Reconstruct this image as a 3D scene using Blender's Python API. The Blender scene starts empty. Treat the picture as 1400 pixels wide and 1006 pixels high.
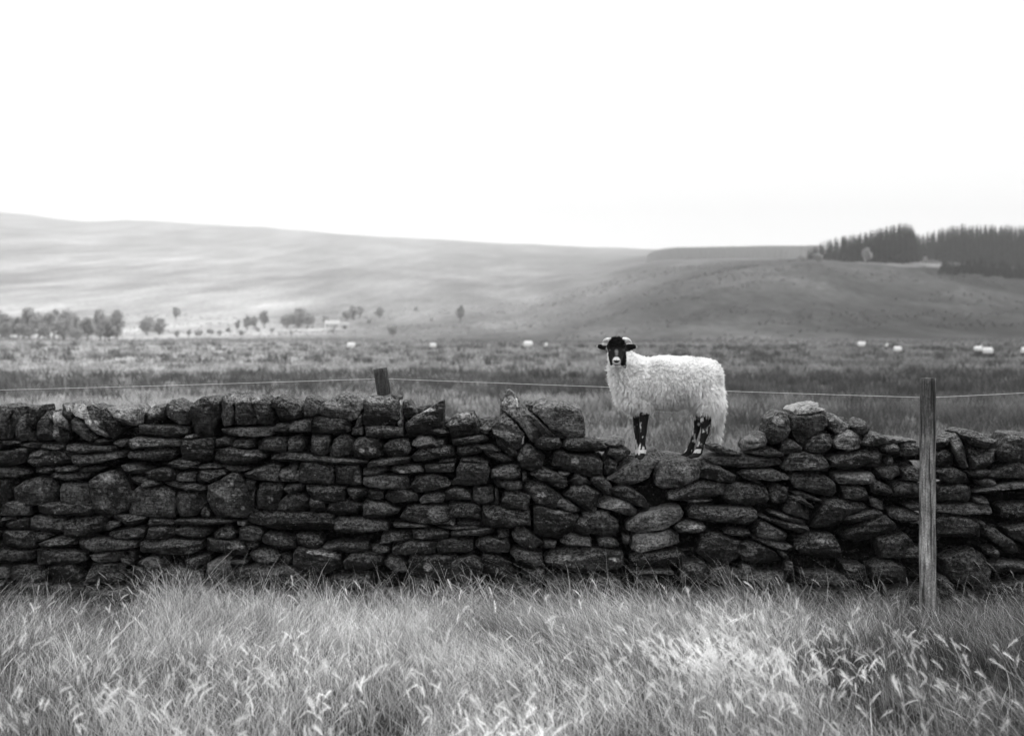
# Sheep standing on a broken dry stone wall, moorland behind.  All tones are greys: the place is shown in black and white.
import bpy, bmesh, math
import numpy as np
from mathutils import Vector
RNG = np.random.default_rng(11)
SC = bpy.context.scene
COL = SC.collection
CAMZ, HOR, F = 1.95, 455.0, 1944.4          # eye height (m), row of the level line, focal length in photo pixels
DW = 9.72                                   # distance of the wall's front face

def P(px, py, y):                           # point at distance y seen at photo pixel (px, py)
    return ((px-700)*y/F, y, CAMZ-(py-HOR)*y/F)

# ---------------------------------------------------------------- noise
def _hash(i, j, k, seed):
    h = (i.astype(np.int64)*374761393 + j.astype(np.int64)*668265263 + k.astype(np.int64)*2147483647 + seed*1274126177) & 0xffffffff
    h = ((h ^ (h >> 13))*1274126177) & 0xffffffff
    h = ((h ^ (h >> 16))*2246822519) & 0xffffffff
    return ((h ^ (h >> 15)) & 0xffffff)/float(0xffffff)*2-1

def vnoise(p, s=1.0, seed=0):
    p = np.asarray(p, float)*s
    i = np.floor(p).astype(np.int64); f = p-i; f = f*f*(3-2*f)
    out = 0
    for a in (0, 1):
        for b in (0, 1):
            for c in (0, 1):
                w = (f[:, 0] if a else 1-f[:, 0])*(f[:, 1] if b else 1-f[:, 1])*(f[:, 2] if c else 1-f[:, 2])
                out = out + w*_hash(i[:, 0]+a, i[:, 1]+b, i[:, 2]+c, seed)
    return out

def fbm(p, s=1.0, seed=0, o=4):
    r = 0; a = 1.0
    for k in range(o):
        r = r + a*vnoise(p, s, seed+k*17); s *= 2.03; a *= 0.5
    return r

# ---------------------------------------------------------------- meshes and objects
def mesh(name, V, Fq, mat=None, tone=None, smooth=True):
    """V (n,3); Fq (m,3|4) or list of such arrays"""
    me = bpy.data.meshes.new(name)
    V = np.asarray(V, np.float32)
    if not isinstance(Fq, (list, tuple)): Fq = [Fq]
    Fq = [np.asarray(f, np.int32) for f in Fq if len(f)]
    me.vertices.add(len(V)); me.vertices.foreach_set('co', V.ravel())
    nl = sum(f.size for f in Fq); npoly = sum(len(f) for f in Fq)
    me.loops.add(nl); me.loops.foreach_set('vertex_index', np.concatenate([f.ravel() for f in Fq]))
    me.polygons.add(npoly)
    tot = np.concatenate([np.full(len(f), f.shape[1], np.int32) for f in Fq])
    st = np.concatenate([[0], np.cumsum(tot)[:-1]]).astype(np.int32)
    me.polygons.foreach_set('loop_start', st)
    me.polygons.foreach_set('use_smooth', np.full(npoly, smooth, bool))
    me.update(calc_edges=True)
    if tone is not None:
        at = me.attributes.new('tone', 'FLOAT', 'POINT'); at.data.foreach_set('value', np.asarray(tone, np.float32))
    if mat: me.materials.append(mat)
    me.validate()
    return me

def tag(o, label=None, cat=None, group=None, kind=None):
    if label: o['label'] = label
    if cat: o['category'] = cat
    if group: o['group'] = group
    if kind: o['kind'] = kind
    return o

def link(name, me, parent=None, loc=None):
    o = bpy.data.objects.new(name, me); COL.objects.link(o)
    if parent is not None: o.parent = parent
    if loc is not None: o.location = loc
    return o

def empty(name, loc=(0, 0, 0), rz=0):
    o = bpy.data.objects.new(name, None); COL.objects.link(o); o.location = loc; o.rotation_euler = (0, 0, rz)
    o.empty_display_size = 0.2
    return o

def copy_tree(o, parent=None):
    c = o.copy(); COL.objects.link(c)
    if parent is not None: c.parent = parent
    for ch in list(o.children): copy_tree(ch, c)
    return c

def tube(pts, rad, ns=10, cap=True, squash=1.0):
    """closed tapered tube through pts"""
    pts = np.asarray(pts, float); rad = np.broadcast_to(np.asarray(rad, float), (len(pts),))
    T = np.gradient(pts, axis=0); T /= np.linalg.norm(T, axis=1)[:, None]+1e-9
    up = np.array([0, 1.0, 0]) if abs(T[:, 1]).mean() < .8 else np.array([0, 0, 1.0])
    A = np.cross(T, up); A /= np.linalg.norm(A, axis=1)[:, None]+1e-9
    B = np.cross(A, T)
    th = np.linspace(0, 2*np.pi, ns, endpoint=False)
    V = (pts[:, None, :]+rad[:, None, None]*(np.cos(th)[None, :, None]*A[:, None, :]+squash*np.sin(th)[None, :, None]*B[:, None, :])).reshape(-1, 3)
    n = len(pts); i = np.arange(n-1)[:, None]*ns; j = np.arange(ns)[None, :]; k = (j+1) % ns
    Q = np.stack([i+j, i+k, i+ns+k, i+ns+j], -1).reshape(-1, 4)
    V = np.vstack([V, pts[0], pts[-1]]); c0, c1 = len(V)-2, len(V)-1
    j = np.arange(ns); k = (j+1) % ns
    Tt = np.vstack([np.stack([np.full(ns, c0), k, j], -1), np.stack([np.full(ns, c1), (n-1)*ns+j, (n-1)*ns+k], -1)])
    return V, Q, Tt

class Bag:
    """collects pieces into ONE mesh"""
    def __init__(s): s.V = []; s.Q = []; s.T = []; s.A = []; s.n = 0
    def add(s, V, Q=None, T=None, tone=0.5):
        V = np.asarray(V, float); s.V.append(V)
        if Q is not None and len(Q): s.Q.append(np.asarray(Q)+s.n)
        if T is not None and len(T): s.T.append(np.asarray(T)+s.n)
        s.A.append(np.broadcast_to(np.asarray(tone, float), (len(V),))); s.n += len(V)
    def box(s, x0, x1, y0, y1, z0, z1, tone=0.5):
        V = [(x, y, z) for x in (x0, x1) for y in (y0, y1) for z in (z0, z1)]
        s.add(V, [(0, 1, 3, 2), (4, 6, 7, 5), (0, 4, 5, 1), (2, 3, 7, 6), (0, 2, 6, 4), (1, 5, 7, 3)], None, tone)
    def mesh(s, name, mat, smooth=True):
        fs = []
        if s.Q: fs.append(np.vstack(s.Q))
        if s.T: fs.append(np.vstack(s.T))
        return mesh(name, np.vstack(s.V), fs, mat, np.concatenate(s.A), smooth)

def blades(root, d0, d1, L, W, side, nseg, tone, rootshade=0.0, flare=0.0):
    """curved tapering ribbons: p(t)=root+L(t*d0+t^2*d1)"""
    n = len(root); t = np.linspace(0, 1, nseg+1)
    L = np.broadcast_to(L, (n,)); W = np.broadcast_to(W, (n,))
    c = root[:, None, :]+L[:, None, None]*(t[None, :, None]*d0[:, None, :]+(t**2)[None, :, None]*d1[:, None, :])
    prof = (1-t**1.6)*(1+flare*np.sin(np.pi*t))+0.04
    s = side[:, None, :]*(W[:, None]*prof[None, :]*0.5)[:, :, None]
    V = np.stack([c-s, c+s], 2).reshape(n, -1, 3)           # n,(nseg+1)*2,3
    base = (np.arange(n)*(nseg+1)*2)[:, None]; k = (np.arange(nseg)*2)[None, :]
    Q = np.stack([base+k, base+k+1, base+k+3, base+k+2], -1).reshape(-1, 4)
    A = np.repeat(np.broadcast_to(tone, (n,))[:, None]*(1-rootshade+rootshade*1.3*t[None, :]), 2, axis=1)  # roots darkened in the colour, standing in for shade among the stems
    return V.reshape(-1, 3), Q, A.ravel()

def unit(v): return v/(np.linalg.norm(v, axis=-1, keepdims=True)+1e-9)

# ---------------------------------------------------------------- materials (greys)
def newmat(name):
    m = bpy.data.materials.new(name); m.use_nodes = True
    nt = m.node_tree; nt.nodes.clear()
    out = nt.nodes.new('ShaderNodeOutputMaterial')
    return m, nt, out
def N(nt, kind, **kw):
    n = nt.nodes.new('ShaderNode'+kind)
    for k, v in kw.items():
        if k.startswith('i_'): n.inputs[k[2:].replace('_', ' ')].default_value = v
        else: setattr(n, k, v)
    return n
def math_(nt, op, a, b=None, c=None, clamp=False):
    n = nt.nodes.new('ShaderNodeMath'); n.operation = op; n.use_clamp = clamp
    for i, x in enumerate((a, b, c)):
        if x is None: continue
        if isinstance(x, (int, float)): n.inputs[i].default_value = x
        else: nt.links.new(x, n.inputs[i])
    return n.outputs[0]
def mapr(nt, x, a, b, c, d):
    n = nt.nodes.new('ShaderNodeMapRange'); n.clamp = True
    nt.links.new(x, n.inputs[0])
    for i, v in enumerate((a, b, c, d)): n.inputs[i+1].default_value = v
    return n.outputs[0]
def noise_(nt, vec, scale, detail=4, rough=.55):
    n = N(nt, 'TexNoise'); n.inputs['Scale'].default_value = scale; n.inputs['Detail'].default_value = detail; n.inputs['Roughness'].default_value = rough
    nt.links.new(vec, n.inputs['Vector']); return n.outputs[0]
def mapping(nt, vec, scale):
    n = N(nt, 'Mapping'); nt.links.new(vec, n.inputs[0]); n.inputs['Scale'].default_value = scale; return n.outputs[0]
def objvec(nt): return N(nt, 'TexCoord').outputs['Object']
def tone_(nt):
    a = N(nt, 'Attribute'); a.attribute_name = 'tone'; return a.outputs['Fac']
def grey(nt, f):
    c = N(nt, 'CombineColor')
    for i in range(3): nt.links.new(f, c.inputs[i])
    return c.outputs[0]
def princ(nt, out, col, rough=.85, spec=.25, bump=None, bstr=.5, bdist=.01):
    b = N(nt, 'BsdfPrincipled'); b.inputs['Roughness'].default_value = rough
    b.inputs['Specular IOR Level'].default_value = spec
    nt.links.new(grey(nt, col), b.inputs['Base Color'])
    if bump is not None:
        bp = N(nt, 'Bump'); bp.inputs['Strength'].default_value = bstr; bp.inputs['Distance'].default_value = bdist
        nt.links.new(bump, bp.inputs['Height']); nt.links.new(bp.outputs[0], b.inputs['Normal'])
    nt.links.new(b.outputs[0], out.inputs['Surface']); return b

def mat_stone():
    m, nt, out = newmat('gritstone'); v = objvec(nt); t = tone_(nt)
    n1 = noise_(nt, v, 9, 5, .65); n2 = noise_(nt, v, 48, 5, .7); n3 = noise_(nt, v, 170, 2, .6)
    col = math_(nt, 'MULTIPLY', t, mapr(nt, n1, .36, .66, .35, 2.1))
    col = math_(nt, 'MULTIPLY', col, mapr(nt, n2, .38, .66, .3, 2.3))
    # crust lichen: pale rough-edged patches
    big = mapr(nt, noise_(nt, v, 11, 7, .75), .60, .66, 0, 1)
    vo = N(nt, 'TexVoronoi'); vo.inputs['Scale'].default_value = 26; nt.links.new(v, vo.inputs['Vector'])
    spot = mapr(nt, math_(nt, 'ADD', vo.outputs['Distance'], math_(nt, 'MULTIPLY', n3, .12)), .17, .26, 1, 0)
    spot = math_(nt, 'MULTIPLY', spot, mapr(nt, noise_(nt, v, 5.5, 2), .53, .60, 0, 1))
    geo = N(nt, 'NewGeometry'); sx = N(nt, 'SeparateXYZ'); nt.links.new(geo.outputs['Normal'], sx.inputs[0])
    top = math_(nt, 'MULTIPLY', mapr(nt, sx.outputs[2], .25, .8, 0, 1), mapr(nt, n2, .42, .62, 0, 1))
    l = math_(nt, 'MAXIMUM', math_(nt, 'MULTIPLY', big, .6), math_(nt, 'MULTIPLY', spot, .8))
    l = math_(nt, 'MAXIMUM', l, math_(nt, 'MULTIPLY', top, .8))
    fl = mapr(nt, noise_(nt, v, 36, 8, .85), .61, .65, 0, 1)
    fl = math_(nt, 'MULTIPLY', fl, mapr(nt, noise_(nt, v, 7, 3), .45, .58, .0, 1))
    l = math_(nt, 'MAXIMUM', l, math_(nt, 'MULTIPLY', fl, .9))
    ed = math_(nt, 'MULTIPLY', mapr(nt, geo.outputs['Pointiness'], .53, .62, 0, .55), mapr(nt, n2, .4, .6, .1, 1))  # highlights painted into the colour along sharp stone edges, broken up by noise
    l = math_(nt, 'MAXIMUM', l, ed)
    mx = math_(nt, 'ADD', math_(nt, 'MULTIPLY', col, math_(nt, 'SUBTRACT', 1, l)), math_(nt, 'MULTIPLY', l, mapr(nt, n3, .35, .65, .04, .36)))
    w = N(nt, 'TexNoise'); w.inputs['Scale'].default_value = 14; w.inputs['Detail'].default_value = 5
    nt.links.new(mapping(nt, v, (1, 1, 5)), w.inputs['Vector'])
    h = math_(nt, 'ADD', math_(nt, 'MULTIPLY', w.outputs[0], 1.0), math_(nt, 'ADD', math_(nt, 'MULTIPLY', n2, .7), math_(nt, 'MULTIPLY', n3, .3)))
    princ(nt, out, mx, .72, .12, h, 1.0, .035)
    return m

def mat_leafy(name, transl=.35, lo=.6, hi=1.4, scale=3.0):
    m, nt, out = newmat(name); t = tone_(nt); v = objvec(nt)
    c = grey(nt, math_(nt, 'MULTIPLY', t, mapr(nt, noise_(nt, v, scale, 2), .3, .7, lo, hi)))
    d = N(nt, 'BsdfDiffuse'); tr = N(nt, 'BsdfTranslucent'); mx = N(nt, 'MixShader'); mx.inputs[0].default_value = transl
    nt.links.new(c, d.inputs[0]); nt.links.new(c, tr.inputs[0])
    nt.links.new(d.outputs[0], mx.inputs[1]); nt.links.new(tr.outputs[0], mx.inputs[2]); nt.links.new(mx.outputs[0], out.inputs['Surface'])
    return m

def mat_plain(name, scale=20, lo=.8, hi=1.2, rough=.8, spec=.2, bstr=.3, stretch=(1, 1, 1), bdist=.01):
    m, nt, out = newmat(name); v = mapping(nt, objvec(nt), stretch); t = tone_(nt)
    n1 = noise_(nt, v, scale, 5, .6)
    princ(nt, out, math_(nt, 'MULTIPLY', t, mapr(nt, n1, .3, .7, lo, hi)), rough, spec, n1, bstr, bdist)
    return m

def mat_ground():
    m, nt, out = newmat('moor_ground'); v = objvec(nt); t = tone_(nt)
    w = mapping(nt, v, (1, .16, 0)); n0 = noise_(nt, w, .004, 7, .66); n1 = noise_(nt, mapping(nt, v, (1, .12, 0)), .022, 7, .68); n2 = noise_(nt, mapping(nt, v, (1, .2, 1)), .35, 5, .65); n3 = noise_(nt, v, 6, 4, .6)
    c = math_(nt, 'MULTIPLY', t, mapr(nt, n0, .38, .62, .6, 1.35))
    c = math_(nt, 'MULTIPLY', c, mapr(nt, n1, .33, .67, .65, 1.3))
    c = math_(nt, 'MULTIPLY', c, mapr(nt, n2, .33, .67, .7, 1.3))
    c = math_(nt, 'MULTIPLY', c, mapr(nt, n3, .3, .7, .7, 1.3))
    princ(nt, out, c, 1.0, .0, n3, .6, .05)
    return m

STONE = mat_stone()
GRASS = mat_leafy('dry_grass', .25, .65, 1.35, 2.0)
RUSH = mat_leafy('moor_rush', .3, .7, 1.3, .6)
LEAF = mat_leafy('tree_leaves', .25, .75, 1.25, .8)
BARK = mat_plain('bark', 8, .7, 1.2)
GROUND = mat_ground()
def mat_post():
    m, nt, out = newmat('weathered_post_wood'); v = objvec(nt); t = tone_(nt)
    a = noise_(nt, mapping(nt, v, (1, 1, .10)), 60, 6, .65); b_ = noise_(nt, v, 90, 4, .7); c_ = noise_(nt, mapping(nt, v, (1, 1, .5)), 9, 4, .6)
    cr = mapr(nt, noise_(nt, mapping(nt, v, (1, 1, .06)), 38, 3, .5), .38, .43, .25, 1)
    col = math_(nt, 'MULTIPLY', t, mapr(nt, a, .35, .66, .4, 1.6)); col = math_(nt, 'MULTIPLY', col, mapr(nt, b_, .35, .65, .65, 1.35))
    col = math_(nt, 'MULTIPLY', col, mapr(nt, c_, .38, .62, .6, 1.5)); col = math_(nt, 'MULTIPLY', col, cr)
    princ(nt, out, col, .85, .2, math_(nt, 'ADD', a, math_(nt, 'MULTIPLY', cr, .6)), 1.0, .012)
    return m
WOOD = mat_post()
WIREM = mat_plain('galvanised_wire', 60, .9, 1.1, .45, .5, .1)
WOOL = mat_leafy('wool', .40, .95, 1.05, 25.0)
SKIN = mat_plain('short_hair', 160, .75, 1.25, .8, .1, .4, (1, 1, 1), .003)
HORN = mat_plain('horn', 120, .6, 1.2, .5, .4, .4, (1, 1, 1), .004)
EYE = mat_plain('eye_gloss', 50, .9, 1.1, .08, .6, .0)
PAINT = mat_plain('whitewash', 2, .9, 1.1)
SLATE = mat_plain('roof_slate', 3, .7, 1.2)
SKY_LO, SKY_HI, SUN_E = .92, 1.95, 1.5
# ---------------------------------------------------------------- land
DD = np.array([140, 200, 300, 400, 600, 800, 1100, 1600, 2300, 3200, 4200, 5200.])
ROWS = {-700: [475, 471, 468, 463, 452, 440, 422, 388, 348, 312, 290, 279],
        0:    [475, 471, 469, 466, 459, 447, 427, 396, 360, 330, 305, 290],
        110:  [475, 471, 469, 466, 460, 448, 428, 398, 364, 336, 313, 303],
        200:  [475, 471, 469, 467, 460, 448, 429, 399, 366, 338, 314, 302],
        400:  [475, 471, 470, 467, 458, 446, 430, 402, 375, 350, 330, 316],
        550:  [475, 472, 470, 467, 456, 444, 425, 400, 376, 354, 338, 324],
        700:  [475, 472, 471, 467, 452, 438, 418, 395, 374, 356, 342, 331],
        800:  [475, 472, 470, 463, 436, 414, 396, 378, 366, 355, 345, 336],
        900:  [475, 472, 468, 454, 408, 381, 366, 354, 352, 349, 345, 341],
        1000: [475, 472, 465, 446, 380, 364, 356, 351, 351, 350, 348, 346],
        1100: [475, 472, 463, 438, 359, 355, 354, 352, 352, 352, 352, 352],
        1180: [475, 472, 461, 434, 361, 354, 353, 352, 352, 352, 352, 352],
        1280: [475, 472, 460, 430, 364, 352, 350, 350, 351, 352, 352, 352],
        1400: [475, 472, 459, 426, 376, 360, 356, 354, 353, 352, 352, 352],
        2100: [475, 471, 455, 418, 372, 352, 345, 340, 338, 336, 335, 334]}
XS = np.array(sorted(ROWS)); RT = np.array([ROWS[x] for x in XS], float)
NEAR_D = np.array([0, 20, 40, 80, 140.]); NEAR_Z = np.array([0, 0, .10, .30, CAMZ-20*140/F])
LD = np.log(DD)
# fine table, smoothed so the hills have no creases
_fx = np.linspace(-700, 2100, 281); _fl = np.linspace(LD[0], LD[-1], 160)
_tmp = np.array([np.interp(_fx, XS, RT[:, k]) for k in range(len(DD))])          # (nd, nx)
_tab = np.array([np.interp(_fl, LD, _tmp[:, i]) for i in range(len(_fx))])        # (nx, nl)
def _blur(a, n, axis):
    k = np.hanning(n+2)[1:-1]; k /= k.sum(); p = n//2
    pad = [(0, 0), (0, 0)]; pad[axis] = (p, p)
    b = np.pad(a, pad, mode='reflect', reflect_type='odd')
    return np.apply_along_axis(lambda r: np.convolve(r, k, 'valid'), axis, b)
_tab = _blur(_blur(_tab, 13, 1), 9, 0)

def ground_z(x, y):
    """height of the land at (x, y), numpy arrays"""
    x = np.asarray(x, float); y = np.asarray(y, float)
    ang = np.arctan2(x, y); lim = math.radians(35.7)
    a = np.where(np.abs(ang) <= lim, ang, np.sign(ang)*lim*(1-(np.abs(ang)-lim)/(math.pi-lim)))
    d = np.where(np.abs(ang) <= lim, y, np.hypot(x, y)*math.cos(lim))
    d = np.maximum(d, 1e-3)
    px = np.clip(700+F*np.tan(a), -699.9, 2099.9)
    fi = (px+700)/10; i = np.minimum(fi.astype(int), 279); fi = fi-i
    lg = np.clip(np.log(np.maximum(d, 1)), LD[0], LD[-1]-1e-6)
    fj = (lg-LD[0])/(LD[-1]-LD[0])*159; j = np.minimum(fj.astype(int), 158); fj = fj-j
    row = (_tab[i, j]*(1-fi)+_tab[i+1, j]*fi)*(1-fj)+(_tab[i, j+1]*(1-fi)+_tab[i+1, j+1]*fi)*fj
    de = np.clip(d, 140, 5200)
    zf = CAMZ-(row-HOR)*de/F
    zf = np.where(d > 5200, zf-(d-5200)*.06, zf)
    zn = np.interp(d, NEAR_D, NEAR_Z)
    z = np.where(d < 140, zn, zf)
    p = np.stack([x, y, np.zeros_like(x)], -1).reshape(-1, 3)
    amp = np.clip((np.ravel(d)-30)/600, 0, 1)
    pa = p*np.array([1, .35, 1]); und = fbm(pa, 1/90., 3, 4)*.9*amp + fbm(pa, 1/420., 9, 4)*7*np.clip((np.ravel(d)-500)/2500, 0, 1)
    und = und+fbm(p, 1/22., 21, 2)*.35*np.clip((np.ravel(d)-180)/300, 0, 1)
    bump = vnoise(p, .8, 5)*.035*np.clip((np.ravel(d)-11)/10, 0, 1)
    return z+(und+bump).reshape(z.shape)

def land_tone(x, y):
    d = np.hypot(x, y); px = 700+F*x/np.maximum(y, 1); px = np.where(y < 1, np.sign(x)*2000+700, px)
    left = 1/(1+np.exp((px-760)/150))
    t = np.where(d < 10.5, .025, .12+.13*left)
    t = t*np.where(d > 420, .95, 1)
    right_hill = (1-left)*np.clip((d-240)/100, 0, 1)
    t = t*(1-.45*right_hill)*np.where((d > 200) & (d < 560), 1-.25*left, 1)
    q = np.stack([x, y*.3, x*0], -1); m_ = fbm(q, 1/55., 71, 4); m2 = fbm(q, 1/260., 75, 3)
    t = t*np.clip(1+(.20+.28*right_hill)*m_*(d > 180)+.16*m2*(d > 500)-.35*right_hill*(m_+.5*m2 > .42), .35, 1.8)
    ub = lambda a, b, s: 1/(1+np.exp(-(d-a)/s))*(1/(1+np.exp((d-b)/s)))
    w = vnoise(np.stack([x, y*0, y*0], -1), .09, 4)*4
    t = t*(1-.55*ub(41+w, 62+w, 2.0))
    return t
nx, ny = 620, 420
th = np.concatenate([np.linspace(-math.pi, -.5, 60)[:-1], np.linspace(-.5, .5, nx-118), np.linspace(.5, math.pi, 60)[1:]])
rr = np.concatenate([[0.05], np.geomspace(1.2, 5700, ny-1)])
TH, RR = np.meshgrid(th, rr, indexing='ij'); gx = RR*np.sin(TH); gy = RR*np.cos(TH)
gz = ground_z(gx, gy)
idx = np.arange(gx.size).reshape(gx.shape)
Q = np.stack([idx[:-1, :-1], idx[1:, :-1], idx[1:, 1:], idx[:-1, 1:]], -1).reshape(-1, 4)
V = np.stack([gx, gy, gz], -1).reshape(-1, 3)
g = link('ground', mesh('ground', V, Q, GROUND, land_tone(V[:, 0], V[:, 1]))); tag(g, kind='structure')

def dist_for_row(px, row, lo=140, hi=5200):
    ds = np.geomspace(lo, hi, 400); x = (px-700)/F*ds
    r = HOR+(CAMZ-ground_z(x, ds))*F/ds
    k = np.where(r <= row)[0]
    return float(ds[k[0]]) if len(k) else hi

def field(name, px0, px1, d0, d1, tone, wav=.12, lift=.25):
    n, m = 60, 16
    u = np.linspace(0, 1, n)[:, None]; v = np.linspace(0, 1, m)[None, :]
    e = np.sin(np.pi*u)**.35
    mid = (d0+d1)/2; half = (d1-d0)/2*e*(1+wav*vnoise(np.stack([u.ravel()*9, u.ravel()*0, u.ravel()*0], -1), 1, 7)[:, None])
    dd = mid+half*(v*2-1)+.08*(d1-d0)*vnoise(np.stack([u.ravel()*5, u.ravel()*0, u.ravel()*0+3], -1), 1, 8)[:, None]
    x = (px0+(px1-px0)*u-700)/F*dd; z = ground_z(x, dd)+lift
    idx = np.arange(n*m).reshape(n, m)
    Q = np.stack([idx[:-1, :-1], idx[1:, :-1], idx[1:, 1:], idx[:-1, 1:]], -1).reshape(-1, 4)
    o = link(name, mesh(name, np.stack([x, dd, z], -1).reshape(-1, 3), Q, GROUND, np.full(n*m, tone))); tag(o, kind='structure')
field('hayfield', 150, 470, 480, 590, .22)
field('pasture', 1168, 1300, 594, 650, .17)
field('farm_track', 372, 470, 697, 713, .4, .5)

# ---------------------------------------------------------------- trees
def broad_crown(seed, h, w, n=2000, base=.22):
    r = np.random.default_rng(seed); k = 26
    cc = r.normal(size=(k, 3)); cc = unit(cc)*r.uniform(.35, .85, (k, 1))
    cc *= np.array([w/2*.8, w/2*.8, h*(1-base)/2*.85]); cc[:, 2] += h*(base+(1-base)/2)
    cr = r.uniform(.09, .22, k)*w*.9
    ct = r.uniform(.75, 1.25, k)
    w_ = cr**2/np.sum(cr**2); c = r.choice(k, n, p=w_)
    d = unit(r.normal(size=(n, 3)))*r.uniform(.4, 1.3, (n, 1))
    p = cc[c]+d*cr[c][:, None]
    s = h*.035*r.uniform(.6, 1.5, n)
    a = unit(r.normal(size=(n, 3))); b = unit(np.cross(a, r.normal(size=(n, 3))))
    V = np.stack([p+a*s[:, None], p-a*s[:, None]*.6+b*s[:, None], p-a*s[:, None]*.6-b*s[:, None]], 1).reshape(-1, 3)
    return V, np.arange(3*n).reshape(n, 3), np.repeat(ct[c]*r.uniform(.7, 1.3, n), 3)

def broad_tree(seed, h, w, tone, base=.22):
    root = empty('tree')
    V, T, A = broad_crown(seed, h, w, base=base)
    b = Bag(); r = np.random.default_rng(seed+50)
    z = np.linspace(0, h*.6, 6); pts = np.stack([np.cumsum(r.normal(0, .02*h, 6))*.4, np.cumsum(r.normal(0, .02*h, 6))*.4, z], -1); pts[0, 2] = -.5
    b.add(*tube(pts, np.linspace(.035*h, .012*h, 6), 8), tone=.07)
    for i in range(7):
        a = r.uniform(0, 6.28); z0 = h*r.uniform(.18, .45); p0 = np.array([0, 0, z0]); e = np.array([math.cos(a)*w*.33, math.sin(a)*w*.33, z0+h*.28])
        b.add(*tube(np.array([p0, (p0+e)/2+[0, 0, -.02*h], e]), [.014*h, .009*h, .004*h], 6), tone=.07)
    link('trunk', b.mesh('trunk', BARK), root)
    link('crown', mesh('crown', V, T, LEAF, A*tone, False), root)
    return root

PROTO = []
for i, (h, w) in enumerate([(10, 10), (10, 8), (10, 5.6), (10, 9)]):
    t = broad_tree(100+i, h, w, .33, .02); PROTO.append(t)
used = set()
def plant(kind, px, base_row, height_px, wide, label, group=None, d=None):
    if d is None: d = dist_for_row(px, base_row)
    H = height_px*d/F
    o = PROTO[kind] if kind not in used else copy_tree(PROTO[kind]); used.add(kind)
    x = (px-700)/F*d
    o.location = (x, d, float(ground_z(np.array([x]), np.array([d]))[0]))
    o.rotation_euler = (0, 0, RNG.uniform(0, 6.28)); s = H/10
    o.scale = (s*wide, s*wide, s)
    tag(o, label, 'tree', group)
G1 = 'broadleaved trees in the wood at the far left'
# wood at the left: back row then front row
wood = [(2, 43, 1.0), (14, 34, 1.2), (26, 38, 1.0), (40, 46, .8), (53, 36, 1.1), (66, 40, 1.0), (73, 47, .7), (86, 38, 1.0), (97, 41, .9), (-18, 40, 1.1), (-40, 44, 1.0),
        (8, 24, 1.2), (32, 22, 1.3), (60, 25, 1.2), (88, 26, 1.0)]
for i, (px, hp, w) in enumerate(wood):
    plant(i % 4, px, 461 if i < 11 else 463, hp, w, 'dark bushy tree within the wood at the far left edge of the moor', G1, d=RNG.uniform(470, 560) if i < 11 else RNG.uniform(425, 455))
plant(1, 119, 466, 36, 1.0, 'rounded dark tree standing just right of the far left wood', d=440)
plant(0, 104, 466, 20, 1.1, 'low dark bush between the far left wood and the rounded tree', d=430)
plant(3, 137, 466, 44, .75, 'taller pale tree right of the rounded dark tree on the left', d=500)
plant(2, 150, 470, 32, 1.3, 'dark leaning tree nearest the moor edge on the left', d=330)
plant(3, 160, 466, 42, .8, 'pale tree behind the dark leaning tree on the left', d=520)
plant(0, 201, 448, 27, 1.0, 'left tree of the close round pair on the left hillside', d=640)
plant(3, 218, 448, 25, 1.05, 'right tree of the close round pair on the left hillside', d=630)
plant(1, 241, 420, 18, 1.15, 'small square crowned tree alone above the round pair', d=980)
plant(1, 242, 457, 12, .9, 'small round bush left of the bush trio below the lone tree', d=560)
plant(2, 258, 456, 12, 1.2, 'small pale bush in the middle of the bush trio', d=590)
plant(0, 272, 455, 9, 1.6, 'low wide bush right end of the bush trio', d=590)
for q_, (px, b_, h_) in enumerate([(288, 455, 9), (300, 456, 7), (312, 454, 11), (330, 455, 8), (352, 456, 7), (372, 455, 8), (398, 456, 6), (505, 437, 7), (455, 452, 6), (590, 440, 6)]):
    plant(q_ % 4, px, b_, h_, 1.4, 'small faint scrub bush scattered over the lower slope around the farm', 'scrub bushes around the farm', d=RNG.uniform(600, 680) if b_ > 450 else 820)
plant(2, 325, 443, 18, 1.0, 'thin pale tree at the left end of the farm trees', d=720)
plant(2, 338, 442, 24, 1.0, 'narrow leaning tree left of the oval farm tree', d=730)
plant(1, 347, 442, 20, .9, 'small tree tucked beside the oval farm tree', d=740)
plant(1, 361, 438, 26, .85, 'tall oval tree left of the farm', d=760)
plant(0, 392, 442, 20, 1.2, 'wide bushy tree at the left of the farm clump', d=760)
plant(3, 408, 441, 29, 1.1, 'tallest bushy tree of the clump beside the farm', d=760)
plant(0, 421, 441, 22, 1.1, 'bushy tree at the right of the farm clump', d=770)
plant(1, 445, 434, 15, 1.05, 'round tree directly behind the white farmhouse', d=800)
plant(0, 474, 431, 14, 1.2, 'lower left tree of the three behind the farm to the right', d=880)
plant(3, 482, 429, 20, 1.0, 'middle tree of the three behind the farm to the right', d=900)
plant(1, 492, 427, 18, .9, 'right tree of the three behind the farm to the right', d=920)
plant(1, 519, 426, 18, 1.05, 'round tree alone right of the farm trees', d=900)
plant(2, 569, 421, 9, 1.2, 'tiny tree on the open slope right of the farm trees', d=1000)
plant(0, 537, 455, 18, .95, 'round dark tree alone on the low slope above the grazing sheep', d=560)
plant(2, 630, 432, 27, .95, 'narrow upright tree alone in the middle of the slope', d=800)

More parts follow.
